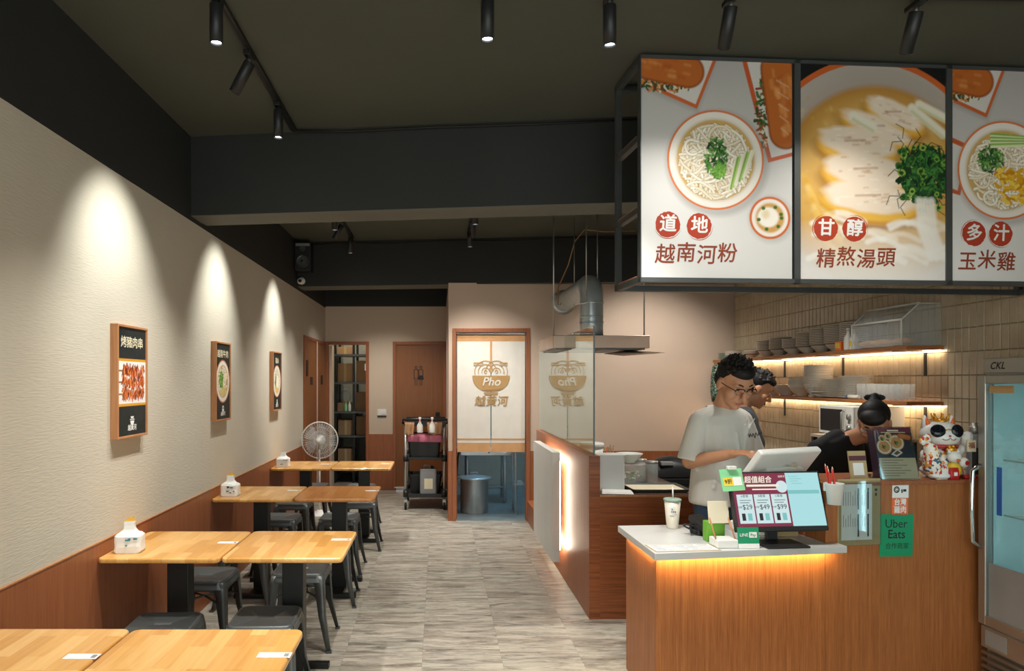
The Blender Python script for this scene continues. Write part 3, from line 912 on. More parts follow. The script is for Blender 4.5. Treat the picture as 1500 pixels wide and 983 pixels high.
# ------------------------------------------------------------------ pictures on the papered wall
PW, PH, PD = .354, .588, .040
def logo_small(mb, Mx, s):
    """small bowl mark with the shop's name under it"""
    mb.disc((0, 0, 0), .5 * s, .55 * s, 12, M=Mx, a0=PI, a1=2 * PI)
    mb.add([(-.6 * s, 0, .1 * s), (.6 * s, 0, .1 * s), (.6 * s, 0, .2 * s), (-.6 * s, 0, .2 * s)], [(0, 1, 2, 3)], M=Mx)
    mb.add([(-.3 * s, 0, .28 * s), (.3 * s, 0, .28 * s), (.45 * s, 0, .5 * s), (-.45 * s, 0, .5 * s)], [(0, 1, 2, 3)], M=Mx)
def wall_picture(y0, label, kind, title):
    e = thing('framed_picture', label, 'picture', (LX, y0, 1.302), group='framed menu pictures on the papered wall')
    # local: x away from the wall, y along it, z up
    fr = MB(); w = .012
    for a in ((0, PW, 0, w), (0, PW, PH - w, PH), (0, w, w, PH - w), (PW - w, PW, w, PH - w)):
        fr.box(0, PD, a[0], a[1], a[2], a[3])
    fr.build('frame', M['wood_p'], e, bevel=.0015)
    MB().box(0.0005, PD - .01, w, PW - w, w, PH - w).build('backing', M['blackplastic'], e)
    iw, ih = PW - 2 * w, PH - 2 * w
    cv = Cv(iw, ih, 620, '1c2526')
    rg = np.random.default_rng(5)
    for i in range(60): cv.blob(rg.uniform(0, iw), rg.uniform(0, ih), rg.uniform(.01, .03), '2a3536', 8, .25)
    if kind == 'skewer':
        cv.poly([(0, ih * .285), (iw, ih * .285), (iw, ih * .70), (0, ih * .70)], 'e9e6e2')
        for yy in (.285, .70): cv.poly([(0, ih * (yy - .012)), (iw, ih * (yy - .012)), (iw, ih * (yy + .012)), (0, ih * (yy + .012))], 'd99a2a')
        for k, yy in enumerate((.60, .495, .385)):
            cv.stroke([(0.005, ih * yy), (iw * .3, ih * yy)], .009, '8d6a45')
            for i in range(150):
                x, y = iw * rg.uniform(.16, .93), ih * (yy + rg.uniform(-.04, .04))
                a = rg.uniform(.9, 2.2); L = rg.uniform(.006, .02)
                cv.stroke([(x - math.cos(a) * L, y - math.sin(a) * L), (x + math.cos(a) * L, y + math.sin(a) * L)], rg.uniform(.005, .012), ('7a2a10', 'a83d15', 'c95a20', 'd9752e', '5a1c0c', 'e08a45')[rg.integers(6)], a=.9)
    else:
        cx, cy, R = iw * .5, ih * .5, iw * .49
        cv.ell(cx, cy, R, R, 'c97a4a'); cv.ell(cx, cy, R * .94, R * .94, 'e9e2d8'); cv.ell(cx, cy, R * .76, R * .76, 'c9a36a' if kind == 'soup' else 'd8cfb8', soft=3)
        noodles(cv, cx, cy, R * .7, 60, ('efe4cc', 'f3ead6', 'e2d2b2'), .012, 8)
        if kind == 'soup':
            herbs(cv, cx - .04, cy + .01, .05, .06, 90, 3, ('4f8a2a', '79b03c', '9cc455', '3a6a22'), .014)
            for i in range(10): cv.stroke([(cx + .02 + i * .008, cy + .02 + rg.uniform(-.02, .04)), (cx + .05 + i * .006, cy + .06)], .008, 'f0ddb8')
            for i in range(10): cv.stroke([(cx - .05 + i * .011, cy - .1), (cx - .03 + i * .011, cy - .05)], .008, ('d8c04a', 'c7a03a', 'dcd07a')[i % 3])
        else:
            herbs(cv, cx - .05, cy + .0, .03, .07, 50, 4, ('4f7a2a', '79a03c', '3a5a22'), .014)
            cv.ell(cx + .02, cy - .02, .06, .08, 'f2ecd6', soft=4); cv.ell(cx + .01, cy - .09, .05, .03, 'e6c04a', soft=4)
    Mx = T((PD - .008, w, w)) @ RZ(PI / 2)
    cv.build('print', e, Mx)
    m = MB()
    M2 = T((PD - .0072, PW / 2, PH * .845)) @ RZ(PI / 2)
    put_text(m, title, .062, M2, bold=.012, sx=1.08, spacing=.95)
    m.build('title', M['cream_ink'], e)
    m = MB()
    logo_small(m, T((PD - .0072, PW / 2, PH * .15)) @ RZ(PI / 2), .045)
    put_text(m, '越黃河', .034, T((PD - .0072, PW / 2, PH * .085)) @ RZ(PI / 2), bold=.02)
    m.build('shop_mark', M['paper'], e)
wall_picture(3.44, 'wood framed picture of three grilled skewers on the papered wall', 'skewer', '烤豬肉串')
wall_picture(4.965, 'wood framed black picture of a soup bowl with green herbs', 'soup', '越南牛肉')
wall_picture(6.69, 'wood framed black picture of a pale dish, farthest along the wall', 'dish', '雞絲')

# ------------------------------------------------------------------ pedestal fan
fan = thing('pedestal_fan', 'white pedestal fan behind the farthest table', 'fan', (-1.42, 8.16, 0))
MB().lathe([(0, 0), (.17, 0), (.175, .01), (.16, .022), (.05, .035), (.03, .06), (0, .06)], 28).build('base', M['white'], fan)
MB().cone((0, 0, .05), (0, 0, .78), .014, .011, 12).build('pole', M['white'], fan)
m = MB(); m.ball((0, .09, .89), (.055, .1, .06), 16, 10); m.cone((0, .06, .78), (0, .06, .85), .025, n=12); m.build('motor_housing', M['white'], fan)
def fan_cage(y, bulge, name):
    m = MB()
    for k in range(40):
        a = 2 * PI * k / 40
        p = [(math.cos(a) * r, y - bulge * (1 - (r / .215) ** 2), .89 + math.sin(a) * r) for r in (.03, .09, .15, .2, .215)]
        m.tube(p, .0013, 4, caps=False)
    for r in (.06, .11, .16): m.tube([(math.cos(2 * PI * i / 40) * r, y - bulge * (1 - (r / .215) ** 2), .89 + math.sin(2 * PI * i / 40) * r) for i in range(40)], .0014, 4, closed=True)
    return m.build(name, M['white'], fan)
fan_cage(0, .055, 'front_guard'); fan_cage(.03, -.05, 'rear_guard')
MB().tube([(math.cos(2 * PI * i / 56) * .216, .015, .89 + math.sin(2 * PI * i / 56) * .216) for i in range(56)], .008, 8, closed=True).build('guard_rim', M['white'], fan)
MB().lathe([(0, 0), (.034, .0), (.036, .008), (0, .014)], 20, M=T((0, -.06, .89)) @ RX(PI / 2)).build('guard_badge', M['white'], fan)
for k in range(5):
    m = MB(); rings = []
    for r, wd, tw in ((.03, .03, .5), (.09, .06, .42), (.15, .085, .35), (.19, .07, .3)):
        rings.append([(r, -wd * math.sin(tw) * s - t_, wd * math.cos(tw) * s) for s, t_ in ((-1, .001), (0, -.004), (1, .001), (1, -.001), (0, -.007), (-1, -.001))])
    m.loft(rings, 0, True, True, M=T((0, .02, .89)) @ RY(2 * PI * k / 5))
    m.build('blade', M['frosted'], fan)

# ------------------------------------------------------------------ cleaning cart
cart = thing('cleaning_cart', 'black and silver service cart with bags and tubs by the restroom door', 'cart', (-.165, 8.5, 0))
CW = .24
for sx in (-1, 1):
    for y in (-.02, .62):
        MB().cone((sx * CW, y, .13), (sx * CW, y, 1.04), .019, n=14).build('post', M['alu'], cart)
        w = MB(); w.cone((sx * CW - .014, y, .05), (sx * CW + .014, y, .05), .048, n=20); ob = w.build('caster_wheel', M['darkrubber'], cart)
        h = MB(); h.box(sx * CW - .02, sx * CW + .02, y - .018, y + .018, .06, .13); h.cone((sx * CW - .016, y, .05), (sx * CW + .016, y, .05), .02, n=12); h.build('fork', M['alu'], ob)
        for z in (.6, .16): MB().cone((sx * CW, y, z), (sx * CW, y, z + .08), .032, n=14).build('post_clamp', M['blackplastic'], cart)
for z, d in ((.15, .05), (.62, .03)):
    m = MB(); m.box(-CW, CW, -.02, .62, z, z + .018)
    m.box(-CW, CW, -.03, -.015, z, z + d); m.box(-CW, CW, .615, .63, z, z + d)
    m.build('tray', M['blackplastic'], cart, bevel=.004)
m = MB(); m.box(-CW - .02, CW + .02, -.03, .64, 1.04, 1.065); m.box(-CW - .02, CW + .02, -.04, -.025, 1.04, 1.09); m.box(-CW - .02, CW + .02, .63, .645, 1.04, 1.12); m.build('top_shelf', M['blackplastic'], cart, bevel=.006)
m = MB(); m.tube([(-CW - .03, -.05, 1.07), (-CW - .035, -.07, 1.12), (0, -.075, 1.13), (CW + .035, -.07, 1.12), (CW + .03, -.05, 1.07)], .016, 8); m.build('push_handle', M['blackplastic'], cart)
def tub(name, lab, cat, c, w, d, h, mat, taper=.88):
    e = thing(name, lab, cat, c)
    m = MB(); r0 = [(x * taper, y * taper, 0) for x, y in rrect(-w / 2, w / 2, -d / 2, d / 2, .03)]; r1 = [(x, y, h) for x, y in rrect(-w / 2, w / 2, -d / 2, d / 2, .03)]
    r2 = [(x * .95, y * .95, h) for x, y in rrect(-w / 2, w / 2, -d / 2, d / 2, .03)]; r3 = [(x * taper * .94, y * taper * .94, .01) for x, y in rrect(-w / 2, w / 2, -d / 2, d / 2, .03)]
    m.loft([r0, r1, r2, r3], 0, False, True); m.build('shell', M[mat], e)
    m = MB(); m.loft([[(x * 1.04, y * 1.04, h - .02) for x, y in rrect(-w / 2, w / 2, -d / 2, d / 2, .03)], [(x * 1.04, y * 1.04, h + .004) for x, y in rrect(-w / 2, w / 2, -d / 2, d / 2, .03)]], 0, False, False); m.build('rim', M[mat], e)
    return e
cx, cy = -.165, 8.5
tb = tub('waste_tub', 'black waste tub lined with pink bag on the service cart', 'tub', (cx - .01, cy + .2, .64), .42, .38, .27, 'blackplastic')
m = MB(); rr = []
for z, g in ((.2, 1.05), (.225, 1.09), (.27, 1.07), (.3, 1.0), (.285, .9), (.2, .85)):
    rr.append([(x * g * (1 + .02 * math.sin(k * 1.3)), y * g, z + .006 * math.sin(k * .9)) for k, (x, y) in enumerate(rrect(-.21, .21, -.19, .19, .03))])
m.loft(rr, 0, True, False); m.build('bag_liner', M['pinkbag'], tb)
tb2 = tub('storage_tub', 'black storage tub on the bottom of the service cart', 'tub', (cx - .0, cy + .33, .169), .42, .3, .24, 'blackplastic')
gc = thing('grey_canister', 'grey jerry can with paper label on the bottom of the service cart', 'canister', (cx + .04, cy + .09, .169))
MB().prism(rrect(-.105, .105, -.06, .06, .02), 0, .33).build('body', M['glovegrey'], gc, bevel=.01)
m = MB(); m.cone((.05, 0, .33), (.05, 0, .36), .02, n=14); m.build('cap', M['ink'], gc)
m = MB(); m.tube([(-.06, 0, .325), (-.05, 0, .37), (.01, 0, .37), (.02, 0, .325)], .01, 8); m.build('handle', M['glovegrey'], gc)
MB().box(-.05, .055, -.0625, -.0598, .08, .21).build('paper_label', M['cream_ink'], gc)
def spray(x, y, z, lab):
    e = thing('spray_bottle', lab, 'spray bottle', (x, y, z))
    MB().lathe([(0, 0), (.035, 0), (.037, .01), (.036, .09), (.016, .125), (.014, .14), (0, .14)], 18).build('bottle', M['white'], e)
    MB().cone((0, 0, .138), (0, 0, .165), .017, n=12).build('collar', M['red'], e)
    m = MB(); m.box(-.015, .015, -.045, .03, .165, .19); m.box(-.006, .006, -.04, -.03, .13, .168); m.build('trigger', M['white'], e, bevel=.003)
for i, (dx, lab) in enumerate(((-.06, 'spray bottle hooked on the cart above the brown rag'), (.09, 'spray bottle hooked on the cart above the tan rag'))):
    spray(cx + dx, cy - .135, .965, lab)
def rag(x, y, z, w, h, mat, lab, seed):
    e = MB(); rg = np.random.default_rng(seed); rings = []
    nx, nz = 9, 8
    vs = []; fs = []
    for s in (0, 1):
        for j in range(nz):
            for i in range(nx):
                u, v = i / (nx - 1) - .5, j / (nz - 1)
                vs.append((u * w * (1 - .15 * v), -.02 * math.sin(u * 14 + v * 3) * (.4 + v) - s * .006 - .012, -v * h * (1 - .25 * abs(u)) + (.01 if v == 0 else 0)))
    N = nx * nz
    for j in range(nz - 1):
        for i in range(nx - 1):
            a = j * nx + i
            fs.append((a, a + nx, a + nx + 1, a + 1)); fs.append((N + a, N + a + 1, N + a + nx + 1, N + a + nx))
    for i in range(nx - 1): fs.append((i, i + 1, N + i + 1, N + i)); b = (nz - 1) * nx + i; fs.append((b, N + b, N + b + 1, b + 1))
    for j in range(nz - 1): a = j * nx; fs.append((a, N + a, N + a + nx, a + nx)); b = a + nx - 1; fs.append((b, b + nx, N + b + nx, N + b))
    e.add(vs, fs, 0, True)
    o = e.build('rag', M[mat], loc=(x, y, z)); tag(o, lab, 'rag')
rag(cx - .19, cy - .075, 1.08, .12, .16, 'cloth_t', 'brown rag hung on the corner of the cart handle', 1)
rag(cx + .12, cy - .075, 1.08, .19, .15, 'cloth_t', 'tan rag hung in the middle of the cart handle', 2)

# ------------------------------------------------------------------ storeroom: black shelf with boxes
sh = thing('storage_shelf', 'black steel storage shelf inside the storeroom', 'shelf', (-1.28, 10.75, 0))
for x in (-.34, -.05, .36):
    for y in (0, .5):
        MB().box(x - .018, x + .018, y - .018, y + .018, 0, 2.3).build('upright', M['blackmetal'], sh)
SHZ = (.22, .74, 1.12, 1.58, 2.02)
for z in SHZ:
    MB().box(-.36, .38, -.02, .52, z - .03, z).build('shelf_board', M['gunmetal'], sh)
def carton(x, y, z, w, d, h, lab, mat='cardboard', flap=True):
    e = thing('cardboard_box', lab, 'box', (x, y, z + .001), group='boxes in the storeroom')
    MB().box(-w / 2, w / 2, -d / 2, d / 2, 0, h).build('carton', M[mat], e, bevel=.003)
    if flap:
        MB().box(-.018, .018, -d / 2 - .0015, -d / 2 + .002, 0, h).build('tape', M['cream_ink' if mat == 'paper' else 'kraft'], e)
    return e
S0 = (-1.28, 10.75)
carton(S0[0] - .20, 11.0, 1.58, .24, .3, .3, 'tall pale carton on the storeroom shelf, seen above the fan')
carton(S0[0] - .2, 11.0, 2.02, .24, .3, .12, 'pale carton on the top board of the storeroom shelf')
carton(S0[0] + .12, 11.0, 1.58, .28, .3, .34, 'brown carton beside the upright in the storeroom', 'cardboard_d', False)
carton(S0[0] - .2, 10.98, 1.12, .24, .28, .13, 'small open carton low on the storeroom shelf', 'cardboard_d', False)
carton(S0[0] + .12, 11.0, 1.12, .28, .3, .3, 'wide brown carton by the storeroom door frame', 'cardboard_d', False)
carton(S0[0] - .19, 11.0, .74, .24, .3, .24, 'brown carton behind the fan in the storeroom', 'cardboard_d')
carton(S0[0] + .12, 10.98, .74, .28, .3, .3, 'large brown carton low by the storeroom door frame', 'cardboard_d', False)
carton(S0[0] - .19, 11.0, .22, .25, .3, .3, 'brown carton on the lowest storeroom board', 'cardboard_d')
carton(S0[0] + .12, 10.98, 1.041, .1, .14, .04, 'small white box on the large brown carton', 'paper', False)
for i, (dx, mt, lab) in enumerate(((-.12, 'white', 'white bottle standing in the storeroom'), (-.18, 'lgreen', 'pale green bottle standing in the storeroom'))):
    e = thing('bottle', lab, 'bottle', (S0[0] + dx - .0, 10.79, 1.121))
    MB().lathe([(0, 0), (.022, 0), (.023, .01), (.022, .1), (.009, .13), (.009, .15)], 14).build('body', M[mt], e)
    MB().cone((0, 0, .15), (0, 0, .17), .011, n=10).build('cap', M['yellow'], e)
pb = MB(); pb.ball((0, 0, .1), (.09, .09, .1), 14, 9); pb.cone((0, 0, .18), (.01, 0, .24), .02, .045, 10)
tag(pb.build('plastic_bag', M['frosted'], loc=(S0[0] - .22, 11.0, 1.252)), 'clear plastic bag on the open storeroom carton', 'bag')

# ------------------------------------------------------------------ curtain in the kitchen opening
nr = thing('noren_curtain', 'cream split curtain with bowl emblem in the kitchen doorway', 'curtain', ((OX0 + OX1) / 2, KY + .03, 0))
HW = (OX1 - OX0) / 2
def wav(x, z): return .0035 * math.sin(x * 17 + 1.0) * min(1, (2.15 - z) * 1.3) + .0015 * math.sin(x * 47 + z * 3)
ZT, ZB = 2.125, .785
def cloth(x0, x1, z0, z1, off, nx=14, nz=24, th=.0025):
    m = MB(); vs = []; fs = []
    for s in (0, 1):
        for j in range(nz + 1):
            for i in range(nx + 1):
                x = x0 + (x1 - x0) * i / nx; z = z0 + (z1 - z0) * j / nz
                vs.append((x, wav(x, z) - off + s * th, z))
    N = (nx + 1) * (nz + 1)
    for j in range(nz):
        for i in range(nx):
            a = j * (nx + 1) + i
            fs.append((a, a + 1, a + nx + 2, a + nx + 1)); fs.append((N + a, N + a + nx + 1, N + a + nx + 2, N + a + 1))
    m.add(vs, fs, 0, True); return m
for x0, x1 in ((-HW + .012, -.006), (.006, HW - .012)):
    p = cloth(x0, x1, ZB, ZT, 0).build('curtain_panel', M['noren'], nr)
    cloth(x0, x1, ZB - .001, ZB + .105, .002, 14, 4).build('hem_band', M['noren_b'], p)
    cloth(x0, x1, ZB + .135, ZB + .155, .002, 14, 1).build('stripe', M['noren_b'], p)
    cloth(x0, x1, ZT - .07, ZT + .01, .002, 14, 3).build('header_band', M['noren_b'], p)
MB().cone((-HW, 0.012, ZT + .005), (HW, 0.012, ZT + .005), .007, n=10).build('rod', M['alu'], nr)
MB().box(-.012, .012, -.003, .001, 1.7, ZT).build('seam_tape', M['noren_b'], nr)
em = MB(); cz = 1.6
def arc_strip(m, cx, cz_, r, w, a0, a1, n=26):
    A = [a0 + (a1 - a0) * i / n for i in range(n + 1)]
    vs = [(cx + math.cos(a) * (r + w / 2), 0, cz_ + math.sin(a) * (r + w / 2)) for a in A] + [(cx + math.cos(a) * (r - w / 2), 0, cz_ + math.sin(a) * (r - w / 2)) for a in A]
    m.add(vs, [(i, i + 1, n + 2 + i, n + 1 + i) for i in range(n)])
bz = 1.66
em.add([(-.215, 0, bz), (.215, 0, bz)] + [(.215 * math.cos(a) ** .8 if math.cos(a) > 0 else -.215 * (-math.cos(a)) ** .8, 0, bz - .18 * math.sin(a)) for a in [PI * i / 24 for i in range(1, 24)]], [tuple([0] + list(range(24, 1, -1)) + [1])])
em.add([(-.085, 0, bz - .192), (.085, 0, bz - .192), (.07, 0, bz - .22), (-.07, 0, bz - .22)], [(0, 3, 2, 1)])
for z in (.145, .12):
    em.box(-.2, -.09, -.0005, .0005, bz + z - .006, bz + z + .006); em.box(.1, .19, -.0005, .0005, bz + z - .006, bz + z + .006)
for r in (.045, .085, .125): arc_strip(em, -.062, bz + .045, r, .008, .1, PI + .3)
for r in (.045, .085, .125): arc_strip(em, .062, bz + .045, r, .008, -.3, PI - .1)
arc_strip(em, -.062, bz + .045, .016, .008, 0, 5.5); arc_strip(em, .062, bz + .045, .016, .008, -2, 3.5)
em.v = [(x, wav(x, z) - .0065, z) for x, y, z in em.v]
eo = em.build('bowl_emblem', M['tan_ink'], nr)
m = MB(); put_text(m, 'Pho', .135, T((0, 0, bz - .072)), bold=.018, shear=.25); m.v = [(x, wav(x, z) - .0135, z) for x, y, z in m.v]; m.build('emblem_lettering', M['noren'], eo)
m = MB(); put_text(m, '越黃河', .125, T((0, 0, 1.36)), bold=.018, shear=.12, spacing=1.05); m.v = [(x, wav(x, z) - .0060, z) for x, y, z in m.v]; m.build('lettering', M['tan_ink'], nr)

# kitchen behind the curtain
sk = thing('steel_sink', 'stainless sink bench inside the kitchen under the curtain', 'sink', (.63, 8.95, 0))
m = MB(); m.box(-.36, .36, -.02, .5, .80, .83); m.build('worktop', M['steel2'], sk, bevel=.004)
m = MB(); m.box(-.34, .34, 0, .48, .62, .80); m.build('basin', M['steel2'], sk, bevel=.006)
for x in (-.33, .33):
    for y in (.03, .45):
        MB().cone((x * .75, y, .0), (x * .75, y, .62), .02, n=12).build('leg', M['steel2'], sk)
MB().cone((-.25, .03, .2), (.25, .03, .2), .014, n=10).build('stretcher', M['steel2'], sk)
m = MB(); m.cone((.03, -.02, .72), (.03, -.07, .72), .015, n=10); m.cone((.03, -.07, .735), (.03, -.07, .66), .012, n=10); m.box(.0, .06, -.075, -.065, .735, .745); m.build('drain_tap', M['chrome'], sk)
sp = thing('stock_pot', 'large steel stock pot with lid on the kitchen floor', 'pot', (.44, 8.35, 0))
MB().lathe([(0, 0), (.165, 0), (.17, .012), (.17, .40), (.178, .405), (.178, .412), (.16, .412)], 36).build('pot_body', M['steel'], sp)
MB().lathe([(.215, .414), (.215, .424), (.16, .43), (.05, .45), (0, .452)], 36).build('lid', M['steel2'], sp)
m = MB(); m.tube([(-.045, 0, .45), (-.04, 0, .48), (.04, 0, .48), (.045, 0, .45)], .007, 8); m.build('lid_handle', M['steel2'], sp)
rk = thing('steel_rack', 'upright steel rack just inside the kitchen doorway', 'rack', (.93, 8.2, 0))
for y in (0, .3): MB().cone((0, y, 0), (0, y, 1.6), .014, n=10).build('upright', M['steel2'], rk)
for z in (.35, .75, 1.2): MB().box(-.02, .1, -.01, .31, z, z + .015).build('ledge', M['steel2'], rk)
hs = MB(); hs.tube([(-.02, 0, .0), (.0, .03, .3), (.05, .08, .55), (.12, .12, .7), (.25, .15, .72)], .012, 8)
tag(hs.build('black_hose', M['darkrubber'], loc=(.25, 8.75, .3)), 'black hose hanging beside the kitchen sink', 'hose')
kl = thing('kitchen_ceiling_light', 'cool tube light on the kitchen ceiling behind the curtain', 'light', (1.2, 9.0, 2.9))
MB().box(-.6, .6, -.04, .04, .02, .06).build('housing', M['white'], kl)
MB().cone((-.58, 0, 0), (.58, 0, 0), .016, n=12).build('tube', emit('kitchen_tube', 'b4e0ff', 75), kl)

sl = thing('storeroom_lamp', 'bare lamp on the storeroom ceiling', 'lamp', (-1.25, 10.5, CZ))
MB().lathe([(.06, 0), (.06, -.02), (.02, -.03), (.018, -.06), (0, -.06)], 18).build('socket', M['white'], sl)
MB().ball((0, 0, -.1), .045, 16, 10).build('bulb', emit('storeroom_bulb', 'fff0da', 260), sl)
# ------------------------------------------------------------------ hanging menu board
BA = math.atan(.073)
bd = thing('menu_board', 'hanging black framed menu board with three food photo panels', 'menu board', (1.0, 3.39, 0), BA)
PWID = (.812, .812, .755); BH0, BH1 = 2.092, 3.218
BL = sum(PWID)
fr = .016
m = MB()
m.box(0, BL, -.01, .03, BH0, BH0 + fr + .006); m.box(0, BL, -.01, .03, BH1 - fr, BH1)
x = 0
for w in (0,) + PWID:
    x += w
    m.box(max(0, x - fr), min(BL, x + fr * (.3 if x == 0 else 1)), -.01, .03, BH0, BH1)
m.build('front_frame', M['gunmetal'], bd)
m = MB(); m.box(.005, BL - .005, .004, .028, BH0 + .01, BH1 - .01); m.build('backing', M['blackplastic'], bd)
rf = MB()
for xx in (0, BL - .03):
    for yy in (.345,): rf.box(xx, xx + .03, yy, yy + .03, BH0, BH1)
    for z in (BH0, 2.44, 2.80, BH1 - .03): rf.box(xx, xx + .03, .03, .36, z, z + .03)
rf.box(0, BL, .345, .375, BH0, BH0 + .03); rf.box(0, BL, .345, .375, BH1 - .03, BH1)
rf.build('rear_frame', M['gunmetal'], bd)
for z in (BH0 + .031, 2.471, 2.831): MB().box(.004, .026, .06, .33, z, z + .006).build('wood_batten', M['wood_p'], bd)

def seal(mb, u, v, r, ch, mi_red=0, mi_txt=1, seed=0):
    """brush-edged red disc with a white character"""
    rg = np.random.default_rng(seed)
    n = 40; pts = []
    for i in range(n):
        a = 2 * PI * i / n
        q = r * (1 + rg.uniform(-.035, .03)); pts.append((u + q * math.cos(a), -.0004, v + q * math.sin(a)))
    mb.add(pts, [tuple(range(n))], mi_red)
    k = rg.uniform(0, 6)
    A = [k + 2.6 * i / 14 for i in range(15)]
    mb.add([(u + r * 1.12 * math.cos(a), -.0004, v + r * 1.12 * math.sin(a)) for a in A] + [(u + r * (1.12 - .05 * math.sin(PI * i / 14)) * math.cos(a), -.0004, v + r * (1.12 - .05 * math.sin(PI * i / 14)) * math.sin(a)) for i, a in enumerate(A)], [(i, i + 1, 16 + i, 15 + i) for i in range(14)], mi_red)
    put_text(mb, ch, r * 1.42, T((u, -.0012, v)), bold=.025, mi=mi_txt, shear=.06)

PRES = 330
def panel(ix, paint, seals, line, lu, lv, align='CENTER'):
    x0 = sum(PWID[:ix]) + fr + (0 if ix else -.008); w = PWID[ix] - 2 * fr; h = BH1 - BH0 - 2 * fr - .006
    cv = Cv(w, h, PRES, 'd6d4d0'); paint(cv)
    Mx = T((x0, -.001, BH0 + fr + .006))
    pr = cv.build('food_panel', bd, Mx)
    mb = MB()
    for i, (u, v, ch) in enumerate(seals): seal(mb, u, v, .064, ch, 0, 1, ix * 7 + i)
    for i, ch in enumerate(line):
        put_text(mb, ch, .104, T((lu + i * .107, -.0006, lv + (.006 if i % 2 else -.004))), bold=.012, shear=.10, mi=2)
    mb.v = [tuple(Mx @ Vector((p[0], p[1] - .0005, p[2]))) for p in mb.v]
    mb.build('lettering', [M['red_ink'], M['paper'], M['dred_ink']], pr)

def backdrop(cv):
    cv.grad((cv.y / cv.h) ** 1.3, 'a9a6a2', .85)
    cv.grad(np.exp(-((cv.x - .15) ** 2 + (cv.y - .2) ** 2) / .12), 'e9e7e4', .8)
def sandwich_plate(cv, dx=0, s=1):
    P = lambda pts: [(p[0] + dx, p[1]) for p in pts]
    cv.poly(P([(-.2, 1.15), (-.2, 1.03), (.285, .835), (.40, 1.15)]), '7d7a76', soft=14, a=.6)
    cv.poly(P([(-.2, 1.2), (-.2, 1.04), (.285, .845), (.43, 1.2)]), 'c8632f')
    cv.poly(P([(-.2, 1.2), (-.2, 1.062), (.278, .868), (.41, 1.2)]), 'd4d0ca')
    herbs(cv, .12 + dx, .965, .15, .035, 130, 21, ('2e4a22', '456a2e', '6c3b1c', 'd6823a', 'e0d4b4'), .014)
    bread(cv, -.02 + dx, 1.075, .24 + dx, 1.03, .15, 3)
def paint1(cv):
    backdrop(cv); sandwich_plate(cv)
    cv.poly([(.49, 1.2), (.655, .585), (.80, .625), (.80, 1.2)], 'c1582b'); cv.poly([(.515, 1.2), (.672, .61), (.80, .645), (.80, 1.2)], 'cfccc7')
    herbs(cv, .625, .85, .03, .2, 90, 22, ('2e4a22', '8a3d1c', '456a2e', 'd8d0b8'), .016)
    bread(cv, .70, 1.06, .745, .74, .155, 4)
    for i in range(5): cv.stroke([(.70 + i * .006, 1.0 - i * .06), (.76, .97 - i * .06)], .006, 'd9b08a', 3, .7)
    noodle_bowl(cv, .382, .592, .250, 31)
    herbs(cv, .385, .60, .055, .10, 200, 32); herbs(cv, .40, .535, .03, .03, 50, 34, ('6ea545', '8fc055', '4a8a35'))
    for i in range(9): cv.stroke([(.45 + i * .011, .44 + i * .01), (.485 + i * .012, .60 + i * .006)], .012, ('e9e6c8', '7fae4a', 'b6cf7a', 'f0eed8')[i % 4])
    cv.ell(.672, .30, .115, .115, '6f6a66', a=.35, soft=12); cv.ell(.664, .307, .107, .107, 'c9662f'); cv.ell(.664, .307, .095, .095, 'e6ddd2'); cv.ell(.664, .307, .075, .075, 'c79a55', soft=4)
    cv.ell(.655, .31, .055, .05, 'ece6da', soft=4); cv.ell(.642, .325, .02, .022, 'd9c08a', soft=6, a=.7)
    for a_ in range(7): cv.blob(.664 + .06 * math.cos(a_ * 1.1), .307 + .06 * math.sin(a_ * 1.1), .009, '3f6a2a')
panel(0, paint1, [(.135, .265, '道'), (.296, .260, '地')], '越南河粉', .118, .115)

